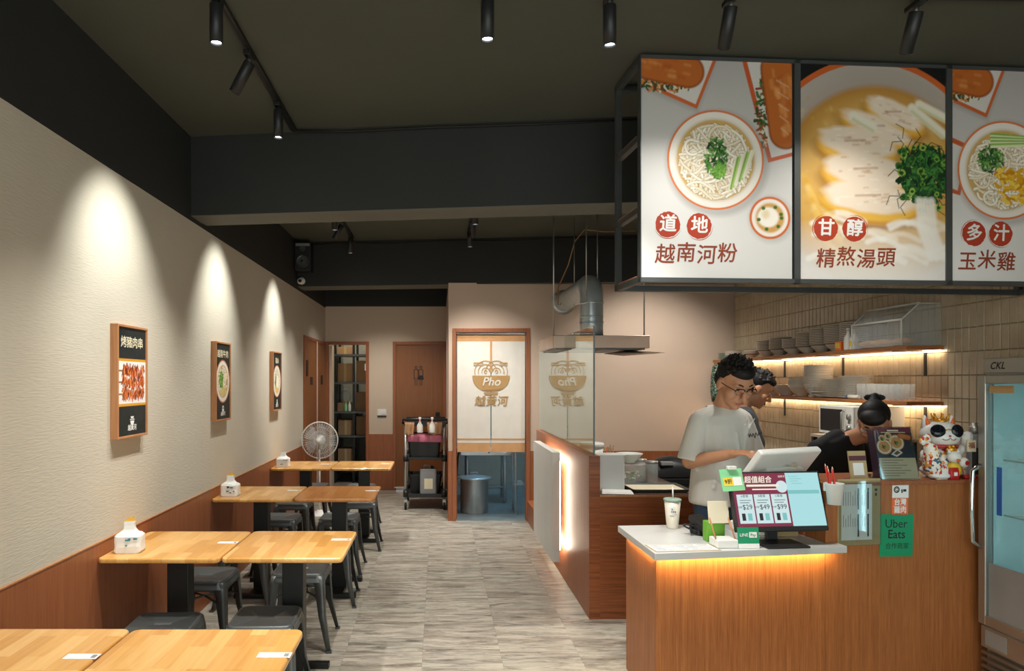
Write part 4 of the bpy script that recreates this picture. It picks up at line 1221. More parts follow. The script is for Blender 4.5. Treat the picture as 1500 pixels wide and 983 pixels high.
def paint2(cv):
    q = lambda zx, zy: ((1160 + zx / 2.73 - 1172) / 218 * cv.w, (410 - 70 - zy / 2.73) / 322 * cv.h)
    k = cv.w / 218 / 2.73
    cv.over(np.ones_like(cv.x), '17181a')
    cx, cy = q(330, 520)
    cv.ell(cx, cy, 478 * k, 478 * k, 'c9632c'); cv.ell(cx, cy, 456 * k, 456 * k, 'b4aaa0'); cv.ell(cx + .02, cy - .03, 420 * k, 420 * k, 'a89c90', soft=40)
    cv.ell(*q(345, 545), 392 * k, 392 * k, 'b07c34', soft=10); cv.ell(*q(350, 560), 360 * k, 370 * k, 'd2a558', soft=40)
    rg = np.random.default_rng(3)
    for i in range(160):
        cv.blob(rg.uniform(0, cv.w), rg.uniform(.3, .95), rg.uniform(.004, .012), ('dcb466', 'c08f42', 'e6c680')[i % 3], 6, .35)
    def slice_(zx, zy, rx, ry, ang):
        x, y = q(zx, zy); a = math.radians(ang)
        cv.ell(x, y - ry * k * .62, rx * k * 1.07, ry * k * 1.0, '7a4a18', a, 12, .75)
        cv.ell(x, y - ry * k * .48, rx * k * 1.03, ry * k * .95, 'c98a22', a, 4, rag=.04, seed=int(zx))
        cv.ell(x, y - ry * k * .30, rx * k * 1.0, ry * k * .9, 'e8b64e', a, 6)
        cv.ell(x, y + ry * k * .02, rx * k * .96, ry * k * .80, 'ecdac4', a, 6, rag=.05, seed=int(zy))
        for i in range(26):
            t = rg.uniform(-.75, .75); o = rg.uniform(-.45, .55)
            px_, py_ = x + math.cos(a) * t * rx * k - math.sin(a) * o * ry * k, y + math.sin(a) * t * rx * k + math.cos(a) * o * ry * k
            L = rg.uniform(.008, .04)
            cv.stroke([(px_, py_), (px_ + math.cos(a + .2) * L, py_ + math.sin(a + .2) * L)], rg.uniform(.003, .008), ('f4e8d4', 'dcc0a0', 'c79a78', 'f7eee0')[rg.integers(4)], 4, .7)
        cv.stroke([(x - rx * k * .3 * math.cos(a), y + ry * k * .1), (x + rx * k * .2, y + ry * k * .16)], .008, '9a5a3c', 4, .6)
    for s_ in ((420, 240, 125, 55, -24), (345, 300, 150, 48, -22), (265, 365, 160, 70, -10), (310, 480, 185, 80, -8), (320, 590, 200, 75, -6)): slice_(*s_)
    for i in range(26):
        x, y = q(rg.uniform(60, 600), rg.uniform(640, 860)); h = rg.uniform(-.5, .5)
        cv.stroke([(x + j * .03, y + .03 * math.sin(h + j * .5)) for j in range(8)], rg.uniform(.016, .03), ('f3ecdf', 'eee0c8', 'f7f3ea')[i % 3], 5, .75)
    for i in range(10):
        x, y = q(50 + i * 8, 500 + i * 26); cv.stroke([(x, y), (x + .05, y - .1), (x + .14, y - .16)], .03, ('e0b24a', 'd7a036', 'ecd08a')[i % 3], 6, .6)
    for a_, b_ in (((490, 215), (620, 320)), ((520, 200), (640, 260)), ((250, 255), (330, 300))): cv.stroke([q(*a_), q(*b_)], .045, 'ece6d2', 5); cv.stroke([q(a_[0], a_[1] + 14), q(b_[0], b_[1] + 14)], .012, 'c6c890', 5, .8)
    cx, cy = q(540, 490)
    herbs(cv, cx, cy, .13, .15, 420, 41, ('173f1e', '22552a', '2f6a34', '0f2f16', '4a8a3a'), .022)
    for i in range(26):
        x, y = q(rg.uniform(430, 630), rg.uniform(370, 650)); r = rg.uniform(.014, .024)
        cv.ell(x, y, r, r * .8, ('3f7a35', '6fa03e', '94b84a')[i % 3], rg.uniform(0, 3)); cv.ell(x, y, r * .5, r * .38, '1f4a22')
    for i in range(40):
        x, y = q(rg.uniform(420, 630), rg.uniform(340, 600)); h = rg.uniform(0, 6)
        cv.stroke([(x, y), (x + .05 * math.cos(h), y + .05 * math.sin(h)), (x + .08 * math.cos(h + .6), y + .08 * math.sin(h + .6))], .004, '123a1a')
    for i in range(3): cv.stroke([q(520 + i * 25, 600), q(530 + i * 25, 720), q(570 + i * 25, 830)], .04, 'f4efe4', 6, .85)
    cv.grad(np.clip(1 - cv.y / .30, 0, 1) ** .8, 'ece9e4', .95)
panel(1, paint2, [(.138, .258, '甘'), (.29, .258, '醇')], '精熬湯頭', .135, .105)

def paint3(cv):
    backdrop(cv); sandwich_plate(cv, -.09)
    cv.poly([(-.1, .48), (.05, .44), (.10, .70), (-.1, .78)], 'c1582b'); cv.poly([(-.1, .51), (.035, .465), (.085, .68), (-.1, .75)], 'cfccc7')
    noodle_bowl(cv, .29, .575, .255, 51)
    herbs(cv, .22, .63, .07, .07, 170, 52)
    for i in range(12): cv.stroke([(.22, .76 - i * .006), (.42, .75 - i * .004)], .012, ('6fae3a', 'a9c86a', 'e2e6c0')[i % 3])
    rg = np.random.default_rng(9)
    for i in range(120):
        x, y = rg.uniform(.24, .42), rg.uniform(.42, .58)
        cv.stroke([(x, y), (x + .02, y + rg.uniform(-.03, .02))], rg.uniform(.008, .02), ('e8b52c', 'dba21f', 'f0cc55', 'c98a1a')[i % 4])
panel(2, paint3, [(.124, .245, '多'), (.272, .245, '汁')], '玉米雞', .085, .10)

# ------------------------------------------------------------------ speaker and small camera on the far beam
sp_ = thing('wall_speaker', 'black loudspeaker mounted on the far beam corner', 'speaker', (-1.553, 7.985, 2.86))
MB().box(-.092, .092, -.17, -.01, 0, .33).build('cabinet', M['blackplastic'], sp_, bevel=.008)
for z, r in ((.11, .068), (.255, .03)):
    m = MB(); m.lathe([(r, 0), (r * 1.1, .006), (r * 1.0, .01), (r * .9, .004), (r * .35, -.012), (r * .3, .002), (0, .004)], 28, M=T((0, -.171, z)) @ RX(PI / 2)); m.build('driver', M['gunmetal'], sp_)
MB().box(-.08, .08, -.173, -.169, .285, .315).build('badge_strip', M['alu'], sp_)
MB().box(-.03, .03, -.012, .035, .12, .2).build('bracket', M['blackmetal'], sp_)
sc_ = thing('dome_camera', 'small white security camera under the loudspeaker', 'camera', (-1.60, 7.96, 2.77))
MB().lathe([(0, 0), (.04, 0), (.042, .02), (.02, .03), (0, .03)], 18, M=T((0, .05, 0)) @ RX(PI / 2)).build('mount', M['white'], sc_)
m = MB(); m.ball((-.005, -.02, -.01), .036, 16, 10); m.build('camera_head', M['white'], sc_)
m = MB(); m.lathe([(0, 0), (.018, 0), (.018, .012), (0, .014)], 14, M=T((0, -.052, -.012)) @ RX(PI / 2)); m.build('camera_lens', M['ink'], sc_)

# cord along the beams
m = MB(); m.tube([(-.93, 4.40, 3.215), (-.6, 4.405, 3.21), (0, 4.335, 3.212), (.6, 4.27, 3.206), (1.3, 4.2, 3.212)], .008, 6)
tag(m.build('power_cord', M['darkrubber']), 'black cord running from the light track along the deep beam', 'cord')
m = MB(); pts = [(-1.5 + i * .35, 7.975 - .107 * (i * .35) - .012, 3.19 + .012 * math.sin(i * 1.7)) for i in range(13)]; m.tube(pts, .008, 6)
tag(m.build('power_cord', M['darkrubber']), 'thin black cord running along the top of the far beam', 'cord')

# ------------------------------------------------------------------ exhaust hood and duct
hd = thing('range_hood', 'suspended sheet metal hood above the prep counter', 'hood', (1.35, 5.65, 1.872))
m = MB(); m.box(-.4, .4, 0, .75, 0, .105); m.build('hood_box', M['pink_reflect'], hd, bevel=.003)
m = MB(); m.box(-.37, .37, .03, .72, -.012, 0); m.build('filter', M['gunmetal'], hd)
m = MB(); m.add([(.02, -.02, -.05), (.28, .25, -.012), (.53, .02, -.04), (.12, -.25, -.075), (.02, -.02, -.046), (.28, .25, -.008), (.53, .02, -.036), (.12, -.25, -.071)],
                [(0, 1, 2, 3), (7, 6, 5, 4), (0, 4, 5, 1), (1, 5, 6, 2), (2, 6, 7, 3), (3, 7, 4, 0)]); m.build('drip_plate', M['pink_reflect'], hd)
for i, (x, y) in enumerate(((-.392, .02), (.36, .02))):
    MB().cone((x, y, .1), (x, y, CZ - 1.872), .006, n=8).build('hanger_rod', M['alu'], hd)
du = thing('exhaust_duct', 'galvanised exhaust duct bending from the hood to the kitchen wall', 'duct', (1.335, 5.95, 1.978))
pts = [(0, 0, 0), (0, 0, .1), (0, 0, .2), (0, 0, .30)]
for i in range(1, 9):
    a = PI / 2 * i / 8; pts.append((.01 * i / 8, .17 - .17 * math.cos(a), .30 + .17 * math.sin(a)))
pts += [(.05, .9, .49), (.092, 1.845, .52)]
MB().tube(pts, .1, 28).build('pipe', M['steel2'], du)
for z in (.12, .17, .29): MB().lathe([(.101, 0), (.105, .004), (.105, .012), (.101, .016)], 28, (0, 0, z), caps=False).build('joint_ring', M['steel2'], du)
m = MB(); m.lathe([(.1, 0), (.135, 0), (.14, .008), (.135, .016), (.1, .016)], 28, M=T((.092, 1.845, .52)) @ RX(PI / 2)); m.build('wall_collar', M['alu'], du)
for x, y in ((-.07, -.115), (.11, .25), (.02, .85)): MB().cone((x, y, .35), (x, y, CZ - 1.978), .005, n=8).build('hanger_rod', M['alu'], du)
m = MB(); m.tube([(0, 0, 0), (.02, .1, .2), (.1, -.05, .42), (.12, -.3, .62), (.2, -.4, .72), (.4, -.4, .70), (.75, -.3, .73)], .007, 6); m.tube([(.02, 0, 0), (.1, -.15, .12), (.14, -.3, .2), (.16, -.42, .1)], .006, 6)
tag(m.build('electric_cable', M['cardboard'], loc=(1.29, 7.35, 2.42)), 'loose grey cable tied up above the exhaust duct', 'cable')

# ------------------------------------------------------------------ backlit white panel on the half wall
bp = thing('backlit_panel', 'white backlit sign board standing off the wooden half wall', 'panel', (PX, 5.39, .17))
MB().box(-.113, -.053, 0, 1.05, 0, .865).build('board', M['white_panel'], bp, bevel=.002)
for y, z0, z1 in ((.06, .08, .78), (.97, .08, .78)): MB().box(-.05, -.038, y, y + .015, z0, z1).build('led_strip', M['led'], bp)
for z in (.08, .77): MB().box(-.05, -.038, .08, .97, z, z + .015).build('led_strip', M['led'], bp)
for y in (.25, .8):
    for z in (.25, .6): MB().cone((-.055, y, z), (0, y, z), .012, n=10).build('standoff', M['alu'], bp)

# ------------------------------------------------------------------ prep counter behind the half wall
CT = .834
pc = thing('prep_counter', 'wooden prep counter with dark top behind the half wall', 'counter', (PX + .073, PY0, 0))
MB().box(0, .66, 0, 2.42, 0, CT - .012).build('cabinet', M['woodh'], pc)
MB().box(0, .662, -.004, 2.42, CT - .012, CT).build('worktop', plain('dark_brown_top', '5a4236', .22, var=.08), pc, bevel=.002)
MB().box(0, .662, -.005, -.0035, CT - .013, CT + .001).build('edge_trim', M['wood_p'], pc)
z = CT + .001
ab = thing('acrylic_box', 'white acrylic container at the corner of the prep counter', 'container', (1.195, 4.8, z))
m = MB(); m.loft([[(x, y, zz) for x, y in rrect(-.095, .095, -.08, .08, .012)] for zz in (0, .245)], 0, False, True); m.build('body', M['frosted_w'], ab)
MB().box(-.1, .1, -.085, .085, .245, .252).build('lid', M['frosted_w'], ab)
fc = MB(); fc.add([(-.1, 0, 0), (.12, -.02, 0), (.14, .1, 0), (-.08, .13, 0), (-.09, .01, .02), (.1, .0, .016), (.12, .09, .018), (-.07, .11, .02)], [(3, 2, 1, 0), (4, 5, 6, 7), (0, 1, 5, 4), (1, 2, 6, 5), (2, 3, 7, 6), (3, 0, 4, 7)])
tag(fc.build('folded_cloth', M['paper'], loc=(1.2, 4.605, z), bevel=.006), 'folded white cloth at the front of the prep counter', 'cloth')
bk = thing('white_bucket', 'white lidded bucket behind the glass screen', 'bucket', (1.18, 5.25, z))
MB().lathe([(0, 0), (.075, 0), (.085, .26), (0, .26)], 26).build('pail', M['white'], bk)
MB().lathe([(.09, .255), (.092, .285), (.085, .292), (0, .292)], 26).build('lid', M['white'], bk)
ch = thing('chopstick_holder', 'steel holder full of brown chopsticks beside the white bucket', 'chopstick holder', (1.36, 5.42, z))
MB().lathe([(0, 0), (.045, 0), (.048, .13), (.044, .13), (.042, .01)], 20).build('cup', M['steel'], ch)
for i in range(12):
    a = i * 2.4; r = .03 * math.sqrt((i + 1) / 12)
    MB().cone((r * math.cos(a) * .6, r * math.sin(a) * .6, .012), (r * math.cos(a) * 1.5, r * math.sin(a) * 1.5, .23 + .012 * (i % 3)), .0035, n=6).build('chopstick', M['orange'] if i % 4 == 0 else M['cardboard_d'], ch)
def bowl_mesh(r, h, foot=.45, th=.005):
    m = MB(); m.lathe([(0, .006), (r * foot, .0), (r * foot, .008), (r * .74, h * .5), (r * .955, h - .007)], 28, caps=False); m.lathe([(r * .955, h - .007), (r, h - .006), (r + .001, h - .001), (r - th, h), (r * .74 - th, h * .52), (r * foot * .9, .014), (0, .012)], 28, caps=False); m.lathe([(r * .88, h - .020), (r * .953, h - .0072)], 28, mi=1, caps=False); return m
bw0 = bowl_mesh(.1, .075, .4)  .build('white_bowl', [M['white'], M['white']], loc=(1.47, 5.25, z + .135))
tag(bw0, 'wide white bowl on the clear box of the prep counter', 'bowl')
cb = thing('clear_box', 'clear plastic box of greens under the white bowl', 'box', (1.45, 5.22, z))
m = MB()
for a in ((-.12, .12, -.1, -.096), (-.12, .12, .096, .1), (-.12, -.116, -.1, .1), (.116, .12, -.1, .1)): m.box(a[0], a[1], a[2], a[3], .0, .13)
m.box(-.12, .12, -.1, .1, 0, .004); m.box(-.124, .124, -.104, .104, .13, .134); m.build('shell', M['frosted'], cb)
m = MB()
for i in range(40): m.ball((random.uniform(-.1, .1), random.uniform(-.08, .08), random.uniform(.02, .07)), (random.uniform(.008, .018), random.uniform(.008, .018), .01), 6, 4, mi=i % 2)
go = m.build('chopped_greens', [M['apple'], M['cream_ink']], cb); go['kind'] = 'stuff'
for i, (x, y, h, lab) in enumerate(((1.60, 5.12, .15, 'clear glass jar at the aisle side of the prep counter'), (1.585, 5.35, .14, 'clear glass jar behind the greens box'))):
    e = thing('glass_jar', lab, 'jar', (x, y, z), group='glass jars on the prep counter')
    MB().lathe([(0, 0), (.042, 0), (.045, .01), (.045, h), (.041, h), (.041, .01), (0, .008)], 20).build('jar_body', M['frosted'], e)
    MB().lathe([(.046, h), (.047, h + .014), (0, h + .016)], 20).build('lid', M['steel'], e)
tr = thing('serving_tray', 'shallow dark rimmed tray with pale liner on the prep counter', 'tray', (1.53, 4.82, z))
m = MB(); m.loft([[(x * f, y * f, zz) for x, y in rrect(-.2, .2, -.155, .155, .02)] for f, zz in ((.92, 0), (1, .022), (.97, .022), (.9, .006))], 0, False, True); m.build('rim', M['gunmetal'], tr)
MB().box(-.178, .178, -.137, .137, .006, .012).build('liner', M['cream_ink'], tr)
gr = thing('contact_grill', 'black domed grill on a stand beside the prep counter', 'grill', (1.95, 5.75, 0))
for sx in (-1, 1):
    for sy in (-1, 1): MB().cone((sx * .17, sy * .15, 0), (sx * .17, sy * .15, .72), .014, n=8).build('stand_leg', M['blackmetal'], gr)
MB().box(-.19, .19, -.18, .18, .70, .725).build('stand_shelf', M['blackmetal'], gr)
MB().prism(rrect(-.165, .165, -.15, .15, .03), .74, .80).build('lower_plate', M['blackplastic'], gr, bevel=.008)
m = MB(); rings = []
for x in [-.165 + .33 * i / 14 for i in range(15)]:
    hgt = .03 + .13 * (1 - (x / .19) ** 2) ** .6
    rings.append([(x, .15 * math.cos(a), .81 + hgt * max(0, math.sin(a)) ** .6) for a in [PI * k / 12 for k in range(13)]] + [(x, -.15, .805), (x, .15, .805)])
m.loft(rings, 0, True, True); m.build('domed_lid', M['blackplastic'], gr)
m = MB(); m.box(-.12, -.02, -.154, -.1, .905, .935); m.build('lid_plate', M['glovegrey'], gr, bevel=.004)

# ------------------------------------------------------------------ front counters
LC = thing('cashier_counter', 'wooden cashier counter with white stone top and warm under glow', 'counter', (1.0, 3.2, 0))
L = lambda pts: [(x - 1.0, y - 3.2) for x, y in pts]
SZ = .787
MB().prism(L([(1.0187, 3.213), (2.012, 3.36), (2.004, 3.434), (1.942, 3.425), (1.942, 3.90), (1.0086, 3.835)]), SZ - .034, SZ).build('stone_top', M['white_top'], LC, bevel=.002)
MB().prism(L([(1.052, 3.297), (1.943, 3.4288), (1.943, 3.85), (1.046, 3.80)]), 0, SZ - .034).build('body', M['wood_c'], LC)
fa = math.atan2(3.36 - 3.213, 2.012 - 1.0187)
MB().box(0, .92, 0, .012, -.008, 0, M=T((.06, .055, SZ - .034)) @ RZ(fa)).build('led_strip', M['led_w'], LC)
MB().box(0, .45, 0, .008, -.006, 0, M=T((.041, .13, SZ - .034)) @ RZ(PI / 2)).build('led_strip', M['led_w'], LC)
TC = thing('service_counter', 'tall wooden service counter carrying the delivery stickers', 'counter', (1.945, 3.429, 0), fa)
TCZ = 1.087; TL = .96
MB().box(0, TL, 0, .33, 0, TCZ - .02).build('body', M['wood_c'], TC)
MB().box(-.002, TL + .004, -.006, .335, TCZ - .02, TCZ).build('counter_top', M['wood'], TC, bevel=.003)
def tcp(px, py=None, z=None, dy=0):
    """point on the tall counter's front: photograph column -> local x; row -> local z"""
    t = (px - 642) / 1000.0
    # front line through (1.945, 3.429)
    c, s = math.cos(fa), math.sin(fa)
    u = (t * 3.429 - 1.945) / (c - t * s)
    Y = 3.429 + u * s
    return u, (1.6 - (py - 558) * Y / 1000.0) if py is not None else z
def tc_world(u, v, z):
    return Vector((1.945 + u * math.cos(fa) - v * math.sin(fa), 3.429 + u * math.sin(fa) + v * math.cos(fa), z))
# Uber Eats sticker
def sheet(name, lab, cat, px0, px1, py0, py1, mat, th=.0012, off=.0014, rot=0):
    u0, z1 = tcp(px0, py0); u1, z0 = tcp(px1, py1)
    e = thing(name, lab, cat, tc_world((u0 + u1) / 2, -off, (z0 + z1) / 2), fa)
    w, h = (u1 - u0), (z1 - z0)
    MB().box(-w / 2, w / 2, -th, 0, -h / 2, h / 2, M=RY(rot)).build('sheet', M[mat], e)
    return e, w, h
e, w, h = sheet('delivery_sticker', 'green delivery partner sticker on the service counter', 'sticker', 1288, 1337, 754, 814, 'green', rot=.03)
m = MB(); put_text(m, 'Uber', .062, T((-.002, -.0016, h * .27)) @ RY(.03)); put_text(m, 'Eats', .062, T((.0, -.0016, h * .02)) @ RY(.03), bold=.012); put_text(m, '合作商家', .034, T((.003, -.0016, -h * .26)) @ RY(.03)); m.build('lettering', M['ink'], e)
e, w, h = sheet('chicken_sticker', 'white and orange certified chicken sticker on the service counter', 'sticker', 1306, 1330, 708, 754, 'orange', rot=.02)
MB().box(-w / 2, w / 2, -.002, -.0012, h * .04, h / 2, M=RY(.02)).build('white_half', M['paper'], e)
m = MB(); m.disc((-w * .22, -.0022, h * .3), .017, .017, 24, rin=.62); put_text(m, 'Q', .022, T((-w * .22, -.0022, h * .3)), bold=.03); m.cbox((w * .1, -.0022, h * .25), (.008, .0004, .018)); m.cbox((w * .27, -.0022, h * .27), (.018, .0004, .012), mi=0); m.build('emblem', M['ink'], e)
m = MB(); put_text(m, '台灣', .036, T((0, -.0018, -h * .1)), bold=.03); put_text(m, '雞肉', .036, T((0, -.0018, -h * .35)), bold=.03); m.box(-w * .42, w * .42, -.0016, -.0014, -h * .225, -h * .215); m.build('lettering', M['paper'], e)
# order sheet in a clear holder
e, w, h = sheet('order_sheet_holder', 'brown framed order sheet in clear holder hung on the service counter', 'holder', 1226, 1288, 702, 797, 'kraft', th=.004)
MB().box(-w * .42, w * .30, -.006, -.0045, -h * .42, h * .42).build('order_sheet', M['paper'], e)
m = MB()
for ux in (.06, .29):
    m.box(ux * w - .004 - .02, ux * w + .004 - .02, -.0066, -.006, h * .04, h * .36); m.box(ux * w - .004 - .02, ux * w + .004 - .02, -.0066, -.006, -h * .37, -h * .03)
m.build('heading_bars', M['ink'], e)
m = MB()
for c in range(9):
    for k in range(2):
        uu = -.38 * w + c * w * .055 + (.06 * w if c > 6 else 0)
        m.box(uu, uu + .003, -.0066, -.006, (.1 if k == 0 else -.22) * h, (.1 if k == 0 else -.22) * h + h * random.uniform(.12, .24))
m.build('print_lines', M['grey_ink'], e)
m = MB(); m.box(-w * .5, w * .5, -.012, -.0105, -h * .5, h * .47); m.build('clear_cover', M['acrylic'], e)
m = MB(); m.cbox((w * .40, -.0046, h * .33), (.014, .0006, .012)); m.cbox((w * .40, -.0046, h * .26), (.009, .0006, .016)); m.build('side_print', M['ink'], e)
# pencil cup hung on the counter
u, zc = tcp(1211, 736)
pcup = thing('pencil_cup', 'white cup of red pencils hung on the service counter', 'pencil cup', tc_world(u, -.055, zc), fa)
MB().lathe([(0, 0), (.032, 0), (.041, .10), (.044, .105), (.038, .105), (.03, .006)], 22, caps=False).build('cup', M['white'], pcup)
MB().box(-.02, .02, .03, .054, .06, .1).build('hook', M['white'], pcup)
for i in range(5):
    a = i * 1.3; p0 = Vector((.012 * math.cos(a), .012 * math.sin(a), .01)); p1 = Vector((-.03 + .016 * math.cos(a), .016 * math.sin(a), .165 + .012 * (i % 3)))
    q = MB().cone(p0, p1, .004, n=6).build('pencil', M['pencil'], pcup)
    MB().cone(p1, p1 + (p1 - p0).normalized() * .012, .004, .0008, 6).build('tip', M['cream_ink'], q)

# things on the tall counter
u, _ = tcp(1272); e = thing('payment_sign', 'kraft coloured payment sign standing before the woman in black', 'sign', tc_world(u, .06, TCZ + .001), fa)
Ml = RX(-.16)
MB().box(-.05, .05, -.003, .003, 0, .15, M=Ml).build('card', M['kraft'], e)
MB().box(-.048, .048, -.0042, -.003, .10, .125, M=Ml).build('heading', plain('plum_print', '5a2f3c', .6), e)
MB().box(-.03, .03, -.0042, -.003, .025, .088, M=Ml).build('blank_square', M['paper'], e)
MB().box(-.05, .05, 0, .05, 0, .004).build('foot', M['acrylic'], e)
u, _ = tcp(1331); e = thing('menu_stand', 'clear acrylic menu stand with food photos on the service counter', 'menu stand', tc_world(u - .0, .05, TCZ + .001), fa - .12)
Ml = RX(-.25)
W_, H_ = .195, .27
cv = Cv(W_, H_, 700, '2a2730')
cv.poly([(0, H_ * .88), (W_, H_ * .88), (W_, H_), (0, H_)], '6d1f38')
for (a, b, r) in ((.55, .7, .042), (.2, .62, .042), (.18, .78, .02), (.35, .83, .02)):
    cv.ell(W_ * a, H_ * b, r, r, 'b9693c'); cv.ell(W_ * a, H_ * b, r * .9, r * .9, 'e2cdb0'); cv.ell(W_ * a, H_ * b, r * .7, r * .7, 'c98b52'); herbs(cv, W_ * a, H_ * b - .004, r * .25, r * .25, 14, 5, s=.006)
bread(cv, W_ * .68, H_ * .83, W_ * .9, H_ * .80, .025, 2)
cv.poly([(W_ * .35, H_ * .47), (W_ * .5, H_ * .42), (W_ * .68, H_ * .5), (W_ * .55, H_ * .58)], 'd8d0c4'); cv.poly([(W_ * .42, H_ * .48), (W_ * .5, H_ * .455), (W_ * .62, H_ * .5), (W_ * .54, H_ * .545)], '6a3a26')
cv.poly([(0, 0), (W_, 0), (W_, H_ * .4), (0, H_ * .4)], 'c2b08f')
for i in range(7):
    cv.poly([(W_ * .06, H_ * (.05 + i * .05)), (W_ * (.5 + .4 * ((i * 7) % 5) / 5), H_ * (.05 + i * .05)), (W_ * (.5 + .4 * ((i * 7) % 5) / 5), H_ * (.062 + i * .05)), (W_ * .06, H_ * (.062 + i * .05))], '6a5a48')
cv.build('menu_print', e, Ml @ T((-W_ / 2, -.002, .004)))
MB().box(-W_ / 2 - .006, W_ / 2 + .006, -.008, -.005, 0, H_ + .008, M=Ml).build('front_pane', M['acrylic'], e)
MB().box(-W_ / 2 - .006, W_ / 2 + .006, .002, .006, 0, H_ + .008, M=Ml).build('back_pane', M['acrylic'], e)
MB().box(-W_ / 2 - .006, W_ / 2 + .006, .0, .09, 0, .004).build('foot', M['acrylic'], e)
m = MB(); m.cbox((0, -.0026, H_ * .95), (.06, .0006, .008), M=Ml); m.cbox((0, -.0026, H_ * .915), (.13, .0006, .003), M=Ml); m.build('heading_print', M['cream_ink'], e)
e = thing('menu_booklet_stand', 'second menu stand turned away beside the food photo menu', 'menu stand', tc_world(u - .03, .17, TCZ + .001), fa + 1.05)
MB().box(-.085, .085, -.004, .004, 0, .25, M=RX(-.12)).build('booklet', plain('plum_cover', '4a3a52', .35), e)
MB().box(-.09, .09, -.012, -.009, 0, .255, M=RX(-.12)).build('pane', M['acrylic'], e)
MB().box(-.09, .09, 0, .05, 0, .004).build('foot', M['acrylic'], e)
e = thing('spray_can', 'slim grey vacuum bottle at the end of the service counter', 'bottle', tc_world(.92, .06, TCZ + .001))
MB().lathe([(0, 0), (.036, 0), (.037, .01), (.037, .2), (.03, .225), (.018, .235), (0, .235)], 20).build('body', M['glovegrey'], e)
MB().lathe([(.02, .235), (.026, .24), (.026, .27), (.012, .275), (.012, .29), (0, .29)], 16).build('stopper', M['alu'], e)
m = MB(); A = [PI * 1.2 + 1.1 * i / 8 for i in range(9)]
m.add([(.0378 * math.cos(a), .0378 * math.sin(a), .02) for a in A] + [(.0378 * math.cos(a), .0378 * math.sin(a), .16) for a in A], [(i, i + 1, 10 + i, 9 + i) for i in range(8)], 0, True); m.build('wrap_label', M['ink'], e)

# ------------------------------------------------------------------ things on the cashier counter
Z0 = SZ + .001
mn = thing('customer_monitor', 'black desktop monitor showing the crimson combo menu screen', 'monitor', (1.69, 3.42, Z0), .09)
MB().prism(rrect(-.11, .11, -.12, .05, .01), 0, .008).build('stand_base', M['blackplastic'], mn, bevel=.002)
MB().box(-.03, .03, .03, .05, .008, .18).build('stand_neck', M['blackplastic'], mn, bevel=.003)
Mt = T((0, -.05, .068)) @ RX(math.radians(-17))
SW, SH = .475, .295
MB().box(-SW / 2, SW / 2, -.02, .012, 0, SH, M=Mt).build('bezel', M['blackplastic'], mn, bevel=.004)
sx0, sx1, sz0, sz1 = -SW / 2 + .008, SW / 2 - .008, .024, SH - .008
sw_, shh = sx1 - sx0, sz1 - sz0
S = lambda a, b: (sx0 + a * sw_, sz0 + b * shh)
def rect(m, a0, b0, a1, b1, y, mi=0):
    (x0, z0), (x1, z1) = S(a0, b0), S(a1, b1); m.add([(x0, y, z0), (x1, y, z0), (x1, y, z1), (x0, y, z1)], [(0, 1, 2, 3)], mi, M=Mt)
scr = MB(); rect(scr, 0, 0, .62, 1, -.0204, 0); rect(scr, .62, 0, 1, 1, -.0204, 1)
for i in range(3): rect(scr, .03 + i * .195, .06, .21 + i * .195, .60, -.0207, 2)
rect(scr, .62, .60, .98, .67, -.0207, 3)
(cxx, czz) = S(.56, .74); scr.disc((cxx, -.0207, czz), .03, .03, 24, 2, M=Mt)
so = scr.build('screen', [M['scr_crim'], M['scr_blue'], M['scr_white'], M['scr_teal']], mn)
m = MB()
def stx(s, a, b, size, mi, **k):
    x_, z_ = S(a, b); put_text(m, s, size, Mt @ T((x_, -.0211, z_)), mi=mi, **k)
stx('超值組合', .30, .87, .036, 0, bold=.02, shear=.1); rect(m, .16, .745, .53, .785, -.0211, 0); rect(m, .22, .68, .50, .705, -.0211, 0)
for i, (a_, b_) in enumerate((('A套餐', '$29'), ('B套餐', '$49'), ('C套餐', '$99'))):
    stx(a_, .12 + i * .195, .565, .015, 1); stx(b_, .135 + i * .195, .36, .034, 1); stx('加價', .05 + i * .195, .36, .011, 1)
    for k in range(2): rect(m, .06 + i * .195, .485 - k * .045, .185 + i * .195 - .02 * k, .495 - k * .045, -.0211, 1)
    xx, zz = S(.08 + i * .195, .18); MB().cbox((xx, -.0211, zz), (.018, .0003, .035), M=Mt).build('drink_picture', M['scr_ink'], so); xx, zz = S(.15 + i * .195, .18); MB().cbox((xx, -.0211, zz), (.022, .0003, .035), M=Mt).build('drink_picture', M['scr_teal'], so)
stx('越黃河', .575, .93, .012, 0)
for k in range(4): rect(m, .65 + .01 * k, .925 - k * .045, .76 + .04 * (k % 2), .935 - k * .045, -.0211, 3)
m.build('screen_lettering', [M['scr_cream'], M['scr_ink'], M['scr_ink'], M['scr_teal']], so)
e = thing('discount_card', 'green discount card clipped on the monitor corner', 'card', mn.matrix_basis @ (Mt @ Vector((-.225, -.024, .255))), .09)
MB().box(-.062, .055, -.003, 0, -.055, .055, M=RX(math.radians(-17)) @ RY(-.05)).build('card_sheet', M['lgreen'], e)
MB().box(-.05, .0, -.0042, -.003, -.03, .012, M=RX(math.radians(-17)) @ RY(-.05)).build('yellow_field', M['yellow'], e)
MB().box(.0, .045, -.0042, -.003, -.03, .012, M=RX(math.radians(-17)) @ RY(-.05)).build('white_field', M['paper'], e)
m = MB(); put_text(m, '9折', .026, RX(math.radians(-17)) @ RY(-.05) @ T((-.025, -.0048, -.009)), bold=.02); m.build('lettering', M['ink'], e)
MB().box(-.025, .02, -.006, .016, .05, .068).build('clip', M['white'], e, bevel=.003)
